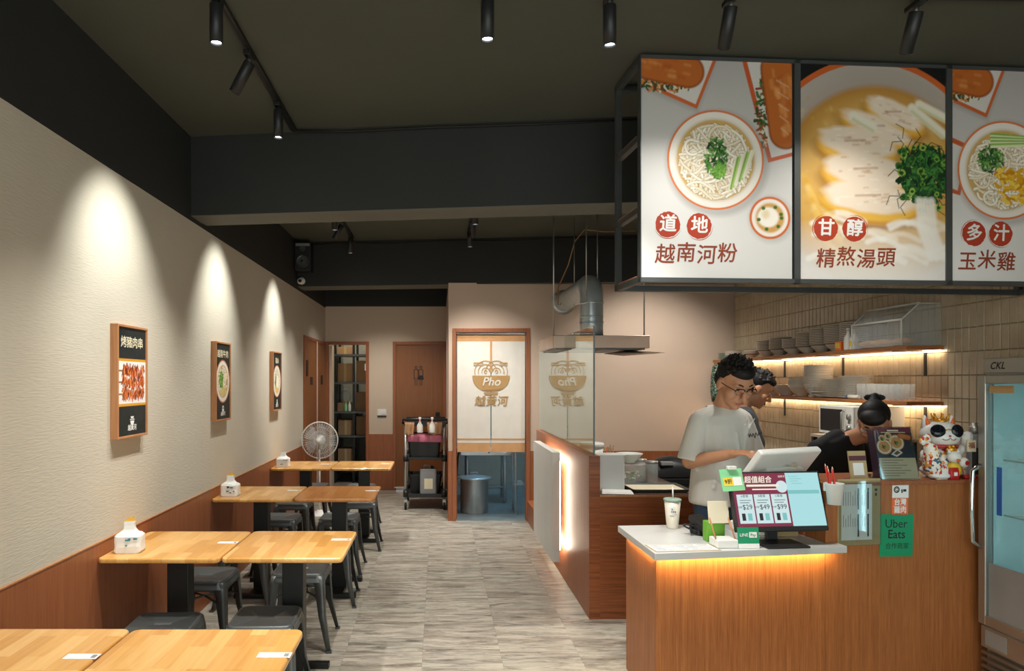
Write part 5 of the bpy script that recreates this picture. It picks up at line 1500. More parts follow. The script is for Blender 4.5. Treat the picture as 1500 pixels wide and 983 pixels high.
# point of sale terminal (seen from behind)
ps = thing('sale_terminal', 'white point of sale terminal seen from behind', 'terminal', (1.74, 3.70, Z0), PI + .42)
MB().prism(rrect(-.12, .12, -.1, .1, .02), 0, .05).build('base', M['white'], ps, bevel=.008)
MB().box(-.05, .05, -.03, .03, .05, .3).build('neck', M['white'], ps, bevel=.01)
Mp = T((0, .03, .245)) @ RX(math.radians(-38))
MB().box(-.22, .22, -.02, .02, 0, .27, M=Mp).build('display_case', M['white'], ps, bevel=.012, seg=3)
MB().box(-.13, .13, .02, .05, .03, .17, M=Mp).build('rear_cover', M['white'], ps, bevel=.008)
MB().box(-.21, .21, -.0215, -.02, .01, .26, M=Mp).build('touch_screen', M['scr_white'], ps)
e = thing('wire_bound_calendar', 'cream spiral calendar behind the monitor', 'calendar', (1.80, 3.56, Z0), .1)
MB().box(-.08, .08, -.004, .004, 0, .375, M=RX(-.05)).build('board', M['kraft'], e)
MB().box(-.085, .085, -.008, .004, .35, .378, M=RX(-.05)).build('pages', M['offwhite'], e)
m = MB()
for i in range(16): m.tube([(-.075 + i * .01, -.008 + .012 * math.cos(a), .375 + .012 * math.sin(a)) for a in [2 * PI * k / 8 for k in range(8)]], .0012, 4, closed=True, M=RX(-.05))
m.build('spiral_binding', M['alu'], e)
cup = thing('drink_cup', 'pale milky drink cup with straw on the cashier counter', 'cup', (1.293, 3.77, Z0))
MB().lathe([(0, 0), (.030, 0), (.031, .006), (.044, .152), (0, .152)], 28).build('cup_body', M['milk'], cup)
MB().lathe([(.046, .150), (.048, .154), (.048, .160), (.044, .163), (0, .163)], 28).build('lid', plain('green_film', '8fa89a', .3), cup)
MB().cone((.004, 0, .16), (.002, .004, .225), .004, n=8).build('straw', M['white'], cup)
m = MB(); A = [PI * 1.28 + .62 * i / 8 for i in range(9)]
m.add([(.0402 * math.cos(a) , .0402 * math.sin(a), .075) for a in A] + [(.0432 * math.cos(a), .0432 * math.sin(a), .122) for a in A], [(i, i + 1, 10 + i, 9 + i) for i in range(8)], 0, True); pl = m.build('paper_label', M['paper'], cup)
m = MB()
for bx, bz_ in ((-.016, .11), (-.018, .096), (-.008, .096), (.002, .096)): m.cbox((bx, -.0432, bz_), (.005, .002, .006))
m.build('print_marks', M['ink'], pl)
# laminated sheet on the top
y0_ = zoff(801, SZ); e = thing('counter_menu_sheet', 'laminated menu sheet lying flat on the cashier counter', 'menu sheet', (1.19, 3.325, Z0), fa * .6)
MB().box(-.155, .155, -.06, .06, 0, .0015).build('sheet', M['paper'], e)
MB().box(-.163, .163, -.068, .068, -.0006, .0008).build('film_border', M['kraft'], e)
m = MB()
for i in range(20): m.box(-.145 + (i % 5) * .058, -.10 + (i % 5) * .058 + .01 * (i % 2), -.045 + (i // 5) * .028, -.037 + (i // 5) * .028, .0015, .002)
m.build('print_lines', M['grey_ink'], e)
# card holder in front of the monitor
e = thing('card_stand', 'cream slanted card stand on white box before the monitor', 'stand', (1.405, 3.36, Z0), .05)
MB().box(-.055, .05, -.05, .045, 0, .04).build('box', M['white'], e, bevel=.004)
Mc = T((-.005, .02, .045)) @ RX(-.2)
MB().box(-.055, .05, -.003, .003, .06, .17, M=Mc).build('pad', M['offwhite'], e, bevel=.002)
for xx in (-.05, .045): MB().cone((xx, -.03, .03), Mc @ Vector((xx, 0, .09)), .004, n=6).build('strut', M['wood_p'], e)
gb = tag(MB().box(-.045, .045, -.03, .03, 0, .10).build('green_box', M['apple'], loc=(1.40, 3.47, Z0), bevel=.003), 'small apple green box behind the card stand', 'box')
e = thing('payment_card', 'green mobile payment card standing before the monitor', 'card', (1.507, 3.312, Z0), .04)
Mc = RX(-.12)
MB().box(-.052, .052, -.002, .002, 0, .1, M=Mc).build('sheet', M['green'], e)
MB().box(-.052, .052, -.0026, -.002, 0, .022, M=Mc).build('white_band', M['paper'], e)
m = MB(); put_text(m, 'LINE', .021, Mc @ T((-.022, -.003, .063)), bold=.015); m.build('lettering', M['paper'], e)
MB().box(.004, .042, -.0028, -.002, .05, .077, M=Mc).build('name_box', M['paper'], e)
m = MB(); put_text(m, 'Pay', .019, Mc @ T((.023, -.0034, .063)), bold=.015); m.build('box_lettering', M['green'], e)
MB().box(-.052, .052, 0, .045, 0, .003).build('foot', M['acrylic'], e)
cr = thing('card_reader', 'black card reader and cable heap by the cashier', 'card reader', (1.385, 3.62, Z0), .3)
m = MB(); m.prism(rrect(-.04, .04, -.07, .07, .012), 0, .03, M=RX(.35) @ T((0, 0, .05))); m.build('reader', M['blackplastic'], cr, bevel=.006)
m = MB(); m.prism(rrect(-.035, .035, -.04, .04, .01), 0, .06); m.build('cradle', M['blackplastic'], cr, bevel=.006)
m = MB(); m.tube([(.05 * math.cos(a * .9) - .03, .03 * math.sin(a * 1.3), .02 + .03 * abs(math.sin(a * .7))) for a in [i * .5 for i in range(26)]], .005, 6); m.build('cable_heap', M['darkrubber'], cr)

# ------------------------------------------------------------------ display fridge
fg = thing('display_fridge', 'silver glass door drinks fridge glowing blue beside the service counter', 'fridge', (2.80, 2.78, 0))
FW, FD, FH = .73, .56, 1.715
m = MB(); m.box(.02, FD, 0, .02, .12, FH); m.box(.02, FD, FW - .02, FW, .12, FH); m.box(FD - .02, FD, .02, FW - .02, .12, FH); m.box(.02, FD, .02, FW - .02, FH - .10, FH); m.box(.02, FD, .02, FW - .02, .12, .34)
m.build('cabinet', M['alu'], fg, bevel=.003)
MB().box(-.0, .02, 0, FW, FH - .075, FH).build('header', M['alu'], fg, bevel=.003)
m = MB()
for a in ((0, .045, .36, FH - .085), (FW - .045, FW, .36, FH - .085), (.045, FW - .045, .36, .41), (.045, FW - .045, FH - .13, FH - .085)): m.box(-.025, .015, a[0], a[1], a[2], a[3])
dr = m.build('door_frame', M['alu'], fg, bevel=.004)
MB().box(-.008, -.003, .045, FW - .045, .41, FH - .13).build('door_glass', M['glass'], dr)
MB().box(-.0105, -.0085, .05, FW - .05, .41, .68).build('frosted_film', M['glovegrey'], dr)
m = MB(); m.tube([(-.028, FW - .02, .75), (-.07, FW - .02, .78), (-.075, FW - .02, .95), (-.07, FW - .02, 1.14), (-.028, FW - .02, 1.17)], .011, 10); m.build('handle', M['chrome'], dr)
MB().box(-.011, -.0085, FW - .13, FW - .10, .93, 1.17).build('blue_label', M['blue'], dr)
MB().box(-.011, -.0085, FW - .20, FW - .055, FH - .175, FH - .14).build('brown_label', M['tan_ink'], dr)
m = MB(); put_text(m, 'CKL', .05, T((-.0006, FW - .09, FH - .04)) @ RZ(-PI / 2), shear=.3, bold=.02); m.build('header_lettering', M['ink'], fg)
m = MB(); m.box(.03, FD - .025, .022, .03, .36, FH - .11); m.box(.03, FD - .025, FW - .03, FW - .022, .36, FH - .11); m.box(FD - .03, FD - .022, .03, FW - .03, .36, FH - .11); m.build('liner', M['fridge_in'], fg)
for y in (.045,): MB().box(.04, .055, y, y + .015, .45, FH - .16).build('led_strip', M['fridge_led'], fg)
for z in (.62, .92, 1.2):
    m = MB()
    for k in range(14): m.cone((.08, .05 + k * .048, z), (FD - .04, .05 + k * .048, z), .003, n=6)
    for x in (.08, .3, FD - .05): m.cone((x, .035, z - .004), (x, FW - .035, z - .004), .004, n=6)
    m.build('wire_shelf', M['white'], fg)
m = MB(); m.box(-.01, .03, 0, FW, .24, .35); m.build('lower_panel', M['alu'], fg, bevel=.003)
MB().box(-.012, -.0095, FW - .16, FW - .03, .255, .335).build('name_plate', M['grey_ink'], fg)
for k in range(5): MB().cone((-.0, .0, .21 - k * .035), (-.0, FW, .21 - k * .035), .010, n=10).build('vent_bar', M['alu'], fg)
MB().box(.02, .1, .02, FW - .02, .03, .13).build('vent_back', M['blackplastic'], fg)
for sx in (.08, FD - .08):
    for sy in (.08, FW - .08): MB().cone((sx, sy, 0), (sx, sy, .13), .02, n=10).build('foot', M['darkrubber'], fg)
for zi, z in enumerate((.925, 1.205)):
    for k in range(4):
        e = thing('drink_bottle', 'pale drink bottle on the %s wire shelf in the fridge' % ('middle', 'upper')[zi], 'bottle', (3.0 + .09 * (k % 2), 3.2 - .11 * k, z + .003), group='bottles in the fridge, %s shelf' % ('middle', 'upper')[zi])
        MB().lathe([(0, 0), (.03, 0), (.032, .01), (.031, .11), (.012, .15), (.012, .17), (0, .17)], 16).build('bottle_body', M['frosted'], e)
        MB().cone((0, 0, .17), (0, 0, .187), .014, n=12).build('cap', M['blue'], e)
# ------------------------------------------------------------------ wall shelves with glowing undersides
SX = 3.130; SY0, SY1 = 4.56, 7.78
def wall_shelf(z, lab, br):
    e = thing('wall_shelf', lab, 'shelf', (RXW - .008, SY0, z), group='lit wooden wall shelves')
    MB().box(SX - RXW + .008, 0, 0, SY1 - SY0, -.028, 0).build('shelf_board', M['shelf'], e, bevel=.002)
    MB().box(-.03, -.012, .005, SY1 - SY0 - .01, -.038, -.028).build('led_strip', M['led_s'], e)
    for y in br:
        m = MB(); y -= SY0
        m.box(-.225, 0, y - .012, y + .012, -.034, -.028); m.box(-.006, 0, y - .012, y + .012, -.20, -.028)
        m.build('bracket', M['blackmetal'], e)
    return e
wall_shelf(1.836, 'upper wooden wall shelf stacked with bowls and clear bins', (4.73, 5.69, 6.65, 7.6))
wall_shelf(1.462, 'lower wooden wall shelf with plates and clear glasses', (4.73, 6.65))
ZU, ZL = 1.837, 1.463

def stack(px, Y, r, h, n, step, z, mat, word, x=None):
    """nested bowls: every bowl is its own thing"""
    X = (px - 642) * Y / 1000 if x is None else x
    src = STK.get((r, h, mat))
    for k in range(n):
        if src is None:
            src = bowl_mesh(r, h, .42).build('bowl', [M[mat], M['rim_shade']]); STK[(r, h, mat)] = src; o = src
        else:
            o = src.copy(); COL.objects.link(o)
        o.location = (X, Y, z + k * step)
        tag(o, 'pale bowl nested in ' + word, 'bowl', 'bowls in ' + word)
STK = {}
stack(0, 7.45, .085, .05, 4, .012, ZU, 'ceramic', 'the low stack near the corner of the upper shelf', 3.22)
stack(0, 7.02, .075, .05, 3, .013, ZU, 'ceramic', 'the second low stack of the upper shelf', 3.225)
stack(0, 6.72, .098, .075, 7, .014, ZU, 'ceramic', 'the first tall stack of the upper shelf', 3.24)
stack(0, 6.47, .098, .075, 8, .014, ZU, 'ceramic', 'the second tall stack of the upper shelf', 3.24)
stack(0, 6.22, .098, .075, 6, .014, ZU, 'ceramic', 'the third, slightly lower stack of the upper shelf', 3.24)
stack(0, 5.98, .098, .075, 9, .014, ZU, 'ceramic', 'the fourth tall stack of the upper shelf', 3.24)
stack(0, 5.76, .1, .078, 10, .014, ZU, 'ceramic', 'the fifth tall stack of the upper shelf', 3.24)
stack(0, 5.54, .1, .078, 11, .014, ZU, 'ceramic', 'the tallest stack of the upper shelf', 3.24)
stack(0, 5.33, .1, .078, 11, .014, ZU, 'ceramic', 'the stack behind the orange box on the upper shelf', 3.245)
def plate_pile(px, Y, r, n, z, mat, word, X):
    src = None
    for k in range(n):
        if src is None:
            m = MB(); m.lathe([(0, .002), (r * .55, 0), (r * .6, .003), (r, .012), (r, .0145), (r * .6, .006), (0, .005)], 26, caps=False); src = m.build('plate', M[mat]); o = src
        else:
            o = src.copy(); COL.objects.link(o)
        o.location = (X, Y, z + k * .0115)
        tag(o, 'flat plate in ' + word, 'plate', 'plates in ' + word)
plate_pile(0, 7.64, .1, 6, ZU, 'ceramic_g', 'the greenish pile at the corner of the upper shelf', 3.235)
# lower shelf
stack(0, 6.62, .11, .09, 2, .012, ZL, 'ceramic', 'the wide pair beside the worker in charcoal', 3.245)
stack(0, 6.36, .11, .09, 2, .012, ZL, 'ceramic', 'the second wide pair on the lower shelf', 3.245)
stack(0, 6.10, .11, .09, 7, .013, ZL, 'ceramic', 'the middle stack of the lower shelf', 3.245)
stack(0, 5.82, .115, .095, 14, .0135, ZL, 'ceramic', 'the highest stack of the lower shelf', 3.24)
plate_pile(0, 5.55, .115, 13, ZL, 'ceramic', 'the high pile by the glass on the lower shelf', 3.24)
plate_pile(0, 5.30, .12, 15, ZL, 'ceramic', 'the high pile over the microwave oven', 3.24)
o = STK[(.075, .05, 'ceramic')].copy(); COL.objects.link(o); o.location = (3.17, 5.66, ZL); tag(o, 'single small bowl at the front edge of the lower shelf', 'bowl')
def tumbler(x, y, lab, h=.115, r=.03):
    key = 'tumbler'
    if key not in STK:
        m = MB(); m.lathe([(0, 0), (r * .8, 0), (r * .82, .004), (r, h), (r * .93, h), (r * .76, .01), (0, .008)], 16, caps=False)
        STK[key] = m.build('glass_tumbler', M['frosted']); o = STK[key]
    else:
        o = STK[key].copy(); COL.objects.link(o)
    o.location = (x, y, ZL); tag(o, lab, 'glass', 'clear glasses on the lower shelf')
tumbler(3.165, 5.78, 'lone clear glass in front of the highest bowl stack')
for i in range(8):
    for j in range(2):
        tumbler(3.19 + j * .075, 4.72 + i * .062, 'clear glass in the %s row at the end of the lower shelf' % ('front', 'wall side')[j])
sq = thing('sauce_tube', 'small white sauce tube lying at the lower shelf edge', 'tube', (3.155, 5.18, ZL + .016), .2)
m = MB(); m.cone((0, -.05, 0), (0, .05, 0), .014, .016, 12); m.build('tube_body', M['white'], sq)
m = MB(); m.cone((0, .05, 0), (0, .075, 0), .010, .008, 10); m.build('cap', M['blue'], sq)
ob = thing('orange_box', 'small orange box at the front of the upper shelf', 'box', (3.165, 5.36, ZU))
MB().box(-.03, .03, -.04, .04, 0, .075).build('carton', M['orangep'], ob, bevel=.003); MB().box(-.032, -.029, -.03, .03, .02, .06).build('label', M['yellow'], ob)
def bottle(x, y, z, lab, body, cap, h=.13):
    e = thing('bottle', lab, 'bottle', (x, y, z))
    MB().lathe([(0, 0), (.03, 0), (.032, .01), (.03, h * .65), (.012, h * .85), (.012, h), (0, h)], 18).build('bottle_body', M[body], e)
    MB().cone((0, 0, h), (0, 0, h + .022), .014, n=12).build('cap', M[cap], e)
    MB().lathe([(.0325, h * .2), (.0325, h * .5)], 18, caps=False).build('label_band', M[cap], e)
bottle(3.16, 5.26, ZU, 'white bottle beside the orange box on the upper shelf', 'white', 'white', .15)
bottle(3.155, 5.18, ZU, 'white bottle with yellow cap against the clear bin', 'white', 'yellow', .13)
# clear bin with slanted flap
bn = thing('storage_bin', 'big clear plastic bin with slanted flap on the upper shelf', 'bin', (RXW - .012, 4.585, ZU))
W_, D_, H_ = .262, .55, .285
side = [(-W_, 0), (0, 0), (0, H_), (-W_ * .55, H_), (-W_, H_ * .62)]
for y in (0, D_ - .004):
    m = MB(); n = len(side); m.add([(x, y, z) for x, z in side] + [(x, y + .004, z) for x, z in side], [tuple(range(n)), tuple(range(2 * n - 1, n - 1, -1))] + [(i, n + i, n + (i + 1) % n, (i + 1) % n) for i in range(n)]); m.build('side_wall', M['frosted'], bn)
MB().box(-W_, 0, 0, D_, 0, .004).build('bottom', M['frosted'], bn)
MB().box(-W_, -W_ + .004, .004, D_ - .004, .004, H_ * .62).build('front_wall', M['frosted'], bn)
MB().box(-W_ * .55, 0, 0, D_, H_ - .004, H_).build('top_wall', M['frosted'], bn)
p0, p1 = Vector((-W_, 0, H_ * .62)), Vector((-W_ * .55, 0, H_))
m = MB(); d = Vector((-.004, 0, .004)); m.add([p0, p0 + Vector((0, D_, 0)), p1 + Vector((0, D_, 0)), p1, p0 + d, p0 + d + Vector((0, D_, 0)), p1 + d + Vector((0, D_, 0)), p1 + d], [(0, 1, 2, 3), (7, 6, 5, 4), (0, 4, 5, 1), (1, 5, 6, 2), (2, 6, 7, 3), (3, 7, 4, 0)]); m.build('flap', M['frosted'], bn)
m = MB(); m.tube([(-W_ - .004, .0, H_ * .62), (-W_ - .004, D_, H_ * .62)], .007, 8); m.tube([(-W_ * .55, 0, H_ + .003), (-W_ * .55, D_, H_ + .003)], .007, 8)
m.tube([(-W_, .0, .005), (-W_, 0, H_ * .62), (-W_ * .55, 0, H_), (0, 0, H_)], .005, 6); m.tube([(-W_, D_, .005), (-W_, D_, H_ * .62), (-W_ * .55, D_, H_)], .005, 6); m.build('rim', M['white'], bn)
for i in range(5):
    e = MB(); L_ = .09; rings = []
    for k in range(9):
        t = -1 + 2 * k / 8; rr = .03 * math.sqrt(max(.05, 1 - t * t))
        rings.append([(rr * math.cos(a), t * L_, .03 + rr * .85 * math.sin(a)) for a in [2 * PI * q / 12 for q in range(12)]])
    e.loft(rings, 0, True, True)
    o = e.build('bread_roll', M['bread'], loc=(RXW - .2 + (i % 2) * .07, 4.70 + i * .085, ZU + .006), rotz=.3 * (i % 3))
    tag(o, 'bread roll seen through the clear bin', 'bread', 'bread rolls in the clear bin')
# microwave on a steel rack
rkz = 1.19
rk2 = thing('microwave_rack', 'dark steel rack holding the microwave oven', 'rack', (2.90, 4.78, 0))
for x in (0.02, .44):
    for y in (.02, .52): MB().box(x - .015, x + .015, y - .015, y + .015, 0, rkz - .02).build('upright', M['blackmetal'], rk2)
for z in (.3, .84, rkz): MB().box(0, .46, 0, .54, z - .02, z).build('rack_shelf', M['steel'], rk2)
mw = thing('microwave_oven', 'white microwave oven below the lower shelf', 'microwave', (2.95, 4.84, rkz + .001))
MB().box(.01, .36, 0, .44, .012, .225).build('case', M['white'], mw, bevel=.006)
MB().box(-.008, .01, .095, .435, .015, .222).build('door', M['white'], mw, bevel=.003)
MB().box(-.0095, -.0075, .13, .415, .035, .2).build('door_window', M['ink'], mw)
MB().box(-.006, .01, .003, .092, .015, .222).build('control_panel', M['white'], mw, bevel=.003)
for z in (.07, .15): m = MB(); m.lathe([(0, 0), (.022, 0), (.02, .015), (0, .016)], 18, M=T((-.006, .048, z)) @ RY(-PI / 2)); m.build('dial', M['alu'], mw)
m = MB(); m.tube([(-.01, .108, .05), (-.03, .108, .06), (-.03, .108, .18), (-.01, .108, .19)], .006, 8); m.build('handle', M['alu'], mw)
for x in (.04, .32):
    for y in (.04, .4): MB().cone((x, y, 0), (x, y, .014), .012, n=8).build('foot', M['darkrubber'], mw)
# side worktop along the tiled wall
wt = thing('steel_worktop', 'steel worktop along the tiled wall behind the staff', 'worktop', (2.83, 5.4, 0))
MB().box(0, .54, 0, 2.3, .84, .875).build('top', M['steel'], wt, bevel=.003)
MB().box(.03, .54, .02, 2.28, .1, .84).build('cabinet', M['steel'], wt)
for k in range(3): MB().box(.012, .03, .04 + k * .76, .76 + k * .76, .14, .8).build('cabinet_door', M['steel2'], wt)
hb = MB(); rings = []
for z, f in ((0, .9), (.1, 1.05), (.28, 1.0), (.38, .8), (.41, .5)): rings.append([(x * f, y * f, z + .008 * math.sin(i * 2.1)) for i, (x, y) in enumerate(rrect(-.075, .075, -.05, .05, .03))])
hb.loft(rings, 0, True, True); hb.cone((0, 0, .4), (0, 0, .46), .01, n=8)
t = NT('leafy_cloth'); v = t.coord(); n = t.noise(v, 55, 3, .6, 1.5)
t.col(t.ramp(n, [(.40, lin('0f2a26')), (.48, lin('1d6a58')), (.55, lin('c9cdb8')), (.62, lin('10302c'))], 'CONSTANT')); M['leafy'] = t.set(.8)
tag(hb.build('cloth_bag', M['leafy'], loc=(3.16, 7.70, 1.37)), 'green patterned cloth bag hanging under the far end of the upper shelf', 'bag')

# ------------------------------------------------------------------ people: one continuous body each
def capsule(m, p0, p1, r0, r1, n=14):
    p0, p1 = Vector(p0), Vector(p1)
    m.cone(p0, p1, r0, r1, n); m.ball(p0, r0 * .995, n, 8); m.ball(p1, r1 * .995, n, 8)
def sleeve(m, p0, p1, r0, r1, n=18):
    m.cone(p0, p1, r0, r1, n); m.ball(p0, r0 * .995, n, 8)
def ell(m, c, r, R=None): m.ball(c, r, 18, 12, R=R)
def rings_loft(m, rr, n=22):
    """rr: (cx, cy, cz, rx, ry)"""
    m.loft([[(cx + rx * math.copysign(abs(math.cos(a)) ** .85, math.cos(a)), cy + ry * math.copysign(abs(math.sin(a)) ** .85, math.sin(a)), cz) for a in [2 * PI * i / n for i in range(n)]] for cx, cy, cz, rx, ry in rr], 0, True, True)
def remeshed(m, name, mat, parent, vox, smooth=4, fac=.5):
    o = m.build(name, mat, parent)
    r = o.modifiers.new('merge', 'REMESH'); r.mode = 'VOXEL'; r.voxel_size = vox; r.use_smooth_shade = True
    if smooth:
        s = o.modifiers.new('smooth', 'SMOOTH'); s.iterations = smooth; s.factor = fac
    return o
def head_prims(m, H, s):
    q = lambda x, y, z: H @ Vector((x * s, y * s, z * s)); R = H.to_3x3()
    e = lambda c, r: m.ball(q(*c), [k * s for k in r], 20, 14, R=R)
    e((0, -.012, .03), (.077, .098, .094)); e((0, .02, -.05), (.058, .066, .068)); e((0, .066, -.098), (.024, .02, .018))
    for x in (-1, 1):
        e((x * .04, .052, -.028), (.03, .03, .036)); e((x * .079, -.008, -.006), (.011, .022, .033)); e((x * .03, .078, .034), (.03, .014, .01))
    e((0, .05, .03), (.06, .045, .05))
    capsule(m, q(0, .088, .012), q(0, .110, -.030), .009 * s, .013 * s, 10)
    e((0, .098, -.036), (.019, .012, .009)); e((0, .082, -.062), (.025, .013, .008)); e((0, .080, -.075), (.021, .013, .008))
def hand_prims(m, wrist, d, side, up, curl=.5, s=1.0, spread=.12):
    """palm plus five bent fingers; d points along the hand, side to the thumb, up out of its back"""
    d, side = Vector(d).normalized(), Vector(side); side = (side - d * side.dot(d)).normalized(); up = Vector(up); up = (up - d * up.dot(d) - side * up.dot(side)).normalized()
    w = Vector(wrist)
    R = Matrix((side, d, up)).transposed()
    m.ball(w + d * .048 * s, (.040 * s, .052 * s, .016 * s), 16, 10, R=R)
    capsule(m, w - d * .02 * s, w + d * .02 * s, .026 * s, .027 * s, 12)
    for k, (o, L) in enumerate(((.030, .070), (.010, .078), (-.011, .073), (-.030, .058))):
        b = w + d * .085 * s + side * o * s
        dd = (d + side * (spread * (1.5 - k) * .5)).normalized()
        c1 = (dd * math.cos(curl * .6) - up * math.sin(curl * .6)); c2 = (dd * math.cos(curl * 1.5) - up * math.sin(curl * 1.5))
        j1 = b + c1 * L * .5 * s; j2 = j1 + c2 * L * .5 * s
        capsule(m, b - d * .02 * s, j1, .0095 * s, .0088 * s, 10); capsule(m, j1, j2, .0088 * s, .0072 * s, 10)
    b = w + d * .025 * s + side * .03 * s
    t1 = b + (d * .6 + side * .75 - up * .2).normalized() * .035 * s; t2 = t1 + (d * .95 + side * .2 - up * .25).normalized() * .032 * s
    capsule(m, b, t1, .013 * s, .0105 * s, 10); capsule(m, t1, t2, .0105 * s, .0085 * s, 10)
def hair_tufts(m, H, s, n, seed, front=.055, low=-.02):
    rg = np.random.default_rng(seed)
    for i in range(n):
        th = rg.uniform(0, 2 * PI); ph = rg.uniform(.0, 1.25)
        x, y, z = math.sin(ph) * math.cos(th), math.sin(ph) * math.sin(th), math.cos(ph)
        if y > .55 and z < .62: continue
        p = Vector((x * .078, -.012 + y * .098, .035 + z * .094))
        dr = Vector((x * .6 + rg.normal(0, .3), y * .5 + .35 + rg.normal(0, .3), z * .8 + .2)).normalized()
        capsule(m, H @ (p * s), H @ ((p + dr * rg.uniform(.018, .034)) * s), .011 * s, .004 * s, 6)
def hair_cap(m, H, s, back_low=-.05):
    R = H.to_3x3(); e = lambda c, r: m.ball(H @ (Vector(c) * s), [k * s for k in r], 20, 14, R=R)
    e((0, -.030, .052), (.0835, .090, .085)); e((0, -.055, .005), (.078, .062, .07)); e((0, .02, .088), (.066, .072, .042))
def face_parts(H, s, par, brow=True, lipmat='lip'):
    R = H.to_3x3()
    q = lambda x, y, z: H @ Vector((x * s, y * s, z * s))
    if brow:
        for x in (-1, 1):
            m = MB(); m.tube([q(x * .016, .092, .034), q(x * .032, .090, .041), q(x * .052, .076, .036)], [.0035 * s, .0042 * s, .002 * s], 6); m.build('eyebrow', M['hair'], par)
    for x in (-1, 1):
        m = MB(); m.ball(q(x * .031, .077, .013), (.013 * s, .011 * s, .007 * s), 12, 8, R=R); ey = m.build('eye', M['paper'], par)
        m = MB(); m.ball(q(x * .031, .086, .0115), (.0055 * s, .004 * s, .0055 * s), 10, 6, R=R); m.build('iris', M['ink'], ey)
        m = MB(); m.tube([q(x * .017, .089, .014), q(x * .031, .0905, .019), q(x * .045, .084, .014)], .0024 * s, 6); m.build('eyelid', M['hair'], ey)
    m = MB(); m.ball(q(0, .0895, -.0685), (.022 * s, .009 * s, .0085 * s), 14, 8, R=R); m.build('lips', M[lipmat], par)
def spectacles(H, s, par, frame, half=True):
    g = MB(); q = lambda x, y, z: H @ Vector((x * s, y * s, z * s))
    for x in (-1, 1):
        P_ = [(x * (.033 + .027 * math.cos(a)), .108 - .006 * abs(math.cos(a)), .010 + .017 * math.sin(a)) for a in [2 * PI * i / 20 for i in range(20)]]
        if half:
            U = [p for p in P_ if p[2] > .006]; U.sort(key=lambda p: p[0])
            g.tube([q(*p) for p in U], .0026 * s, 6)
            g.tube([q(*p) for p in sorted([p for p in P_ if p[2] <= .010], key=lambda p: p[0])], .0009 * s, 5)
        else:
            g.tube([q(*p) for p in P_], .0017 * s, 6, closed=True)
        g.tube([q(x * .060, .100, .016), q(x * .078, .05, .014), q(x * .083, -.01, .008)], .0022 * s, 6)
    g.tube([q(-.007, .110, .014), q(0, .113, .016), q(.007, .110, .014)], .0018 * s, 6)
    return g.build('spectacles', M[frame], par)

# --- cashier in the white shirt
A1 = math.atan2(-.45, -.89)
p1 = thing('person', 'man in white tee shirt and dark rimmed glasses working at the terminal', 'person', (1.706, 4.11, 0), A1)
Hm = T((.04, .125, 1.585)) @ RZ(-.28) @ RX(-.52)
HS = 1.13
b = MB(); head_prims(b, Hm, HS)
capsule(b, (.0, .0, 1.40), (.035, .075, 1.52), .064, .060)
rings_loft(b, [(0, 0, .84, .15, .11), (0, 0, .95, .165, .12), (0, 0, 1.08, .15, .105), (0, 0, 1.25, .17, .11), (0, 0, 1.34, .15, .09), (0, 0.005, 1.42, .07, .065)])
SR, EL, WR = Vector((.195, -.005, 1.375)), Vector((.245, -.02, 1.125)), Vector((.20, .205, 1.185))
capsule(b, SR - Vector((.03, 0, .02)), EL, .042, .042); capsule(b, EL, WR, .044, .030)
hand_prims(b, WR + (WR - EL).normalized() * .02, (WR - EL) + Vector((-.01, .05, 0)), (-1, 0, .25), (0.2, 0, 1), .55)
SR2, EL2, WR2 = Vector((-.195, -.005, 1.375)), Vector((-.25, .03, 1.125)), Vector((-.12, .23, 1.10))
capsule(b, SR2 + Vector((.03, 0, -.02)), EL2, .042, .042); capsule(b, EL2, WR2, .044, .030)
hand_prims(b, WR2 + (WR2 - EL2).normalized() * .02, WR2 - EL2, (1, 0, .3), (0, 0, 1), .6)
for sx in (-1, 1):
    capsule(b, (sx * .09, 0, .88), (sx * .10, .01, .47), .085, .058); capsule(b, (sx * .10, .01, .47), (sx * .10, -.01, .09), .056, .038); capsule(b, (sx * .10, -.03, .05), (sx * .105, .13, .035), .04, .032)
body1 = remeshed(b, 'body', M['skin'], p1, .0055, 3)
s = MB()
rings_loft(s, [(0, -.005, .865, .195, .15), (0, -.005, .89, .20, .155), (0, .0, 1.0, .195, .15), (0, .01, 1.15, .19, .145), (0, .012, 1.26, .19, .138), (0, .008, 1.34, .19, .122), (0, .005, 1.395, .165, .105), (.003, .005, 1.43, .105, .088), (.005, .005, 1.445, .082, .078)])
for q_ in (1, -1):
    S_, E_ = (SR, EL) if q_ == 1 else (SR2, EL2)
    sleeve(s, S_ + Vector((-.012 * q_, 0, -.015)), S_ + (E_ - S_) * .98, .061, .074); capsule(s, (q_ * .06, .0, 1.405), S_ + Vector((-.03 * q_, 0, -.005)), .055, .060)
rg = np.random.default_rng(2)
for i in range(26):   # drapes
    a = rg.uniform(0, 2 * PI); z = rg.uniform(.90, 1.25); x, y = .19 * math.cos(a), .148 * math.sin(a)
    s.tube([(x, y, z), (x * 1.012 + rg.normal(0, .015), y * 1.012, z + .07), (x * .99 + rg.normal(0, .03), y * .99, z + .16)], [.004, .012, .004], 6)
sh1 = remeshed(s, 'tee_shirt', M['teewhite'], p1, .0065, 5)
m = MB(); m.tube([(.008 + .083 * math.cos(a), .004 + .077 * math.sin(a), 1.446 - .02 * max(0, math.sin(a))) for a in [2 * PI * i / 28 for i in range(28)]], .007, 8, closed=True); m.build('collar', M['teewhite'], sh1)
m = MB(); Mq = T((-.085, .1625, 1.285)) @ RZ(PI - .28) @ RY(-.18)
m.tube([Mq @ Vector((-.05 + .1 * i / 30, 0, .010 * math.sin(i * 1.15) + (.014 if i in (2, 3) else 0) - (.012 if i in (14, 15, 22) else 0))) for i in range(31)], .0022, 5); m.build('chest_print', M['ink'], sh1)
tq_ = MB()
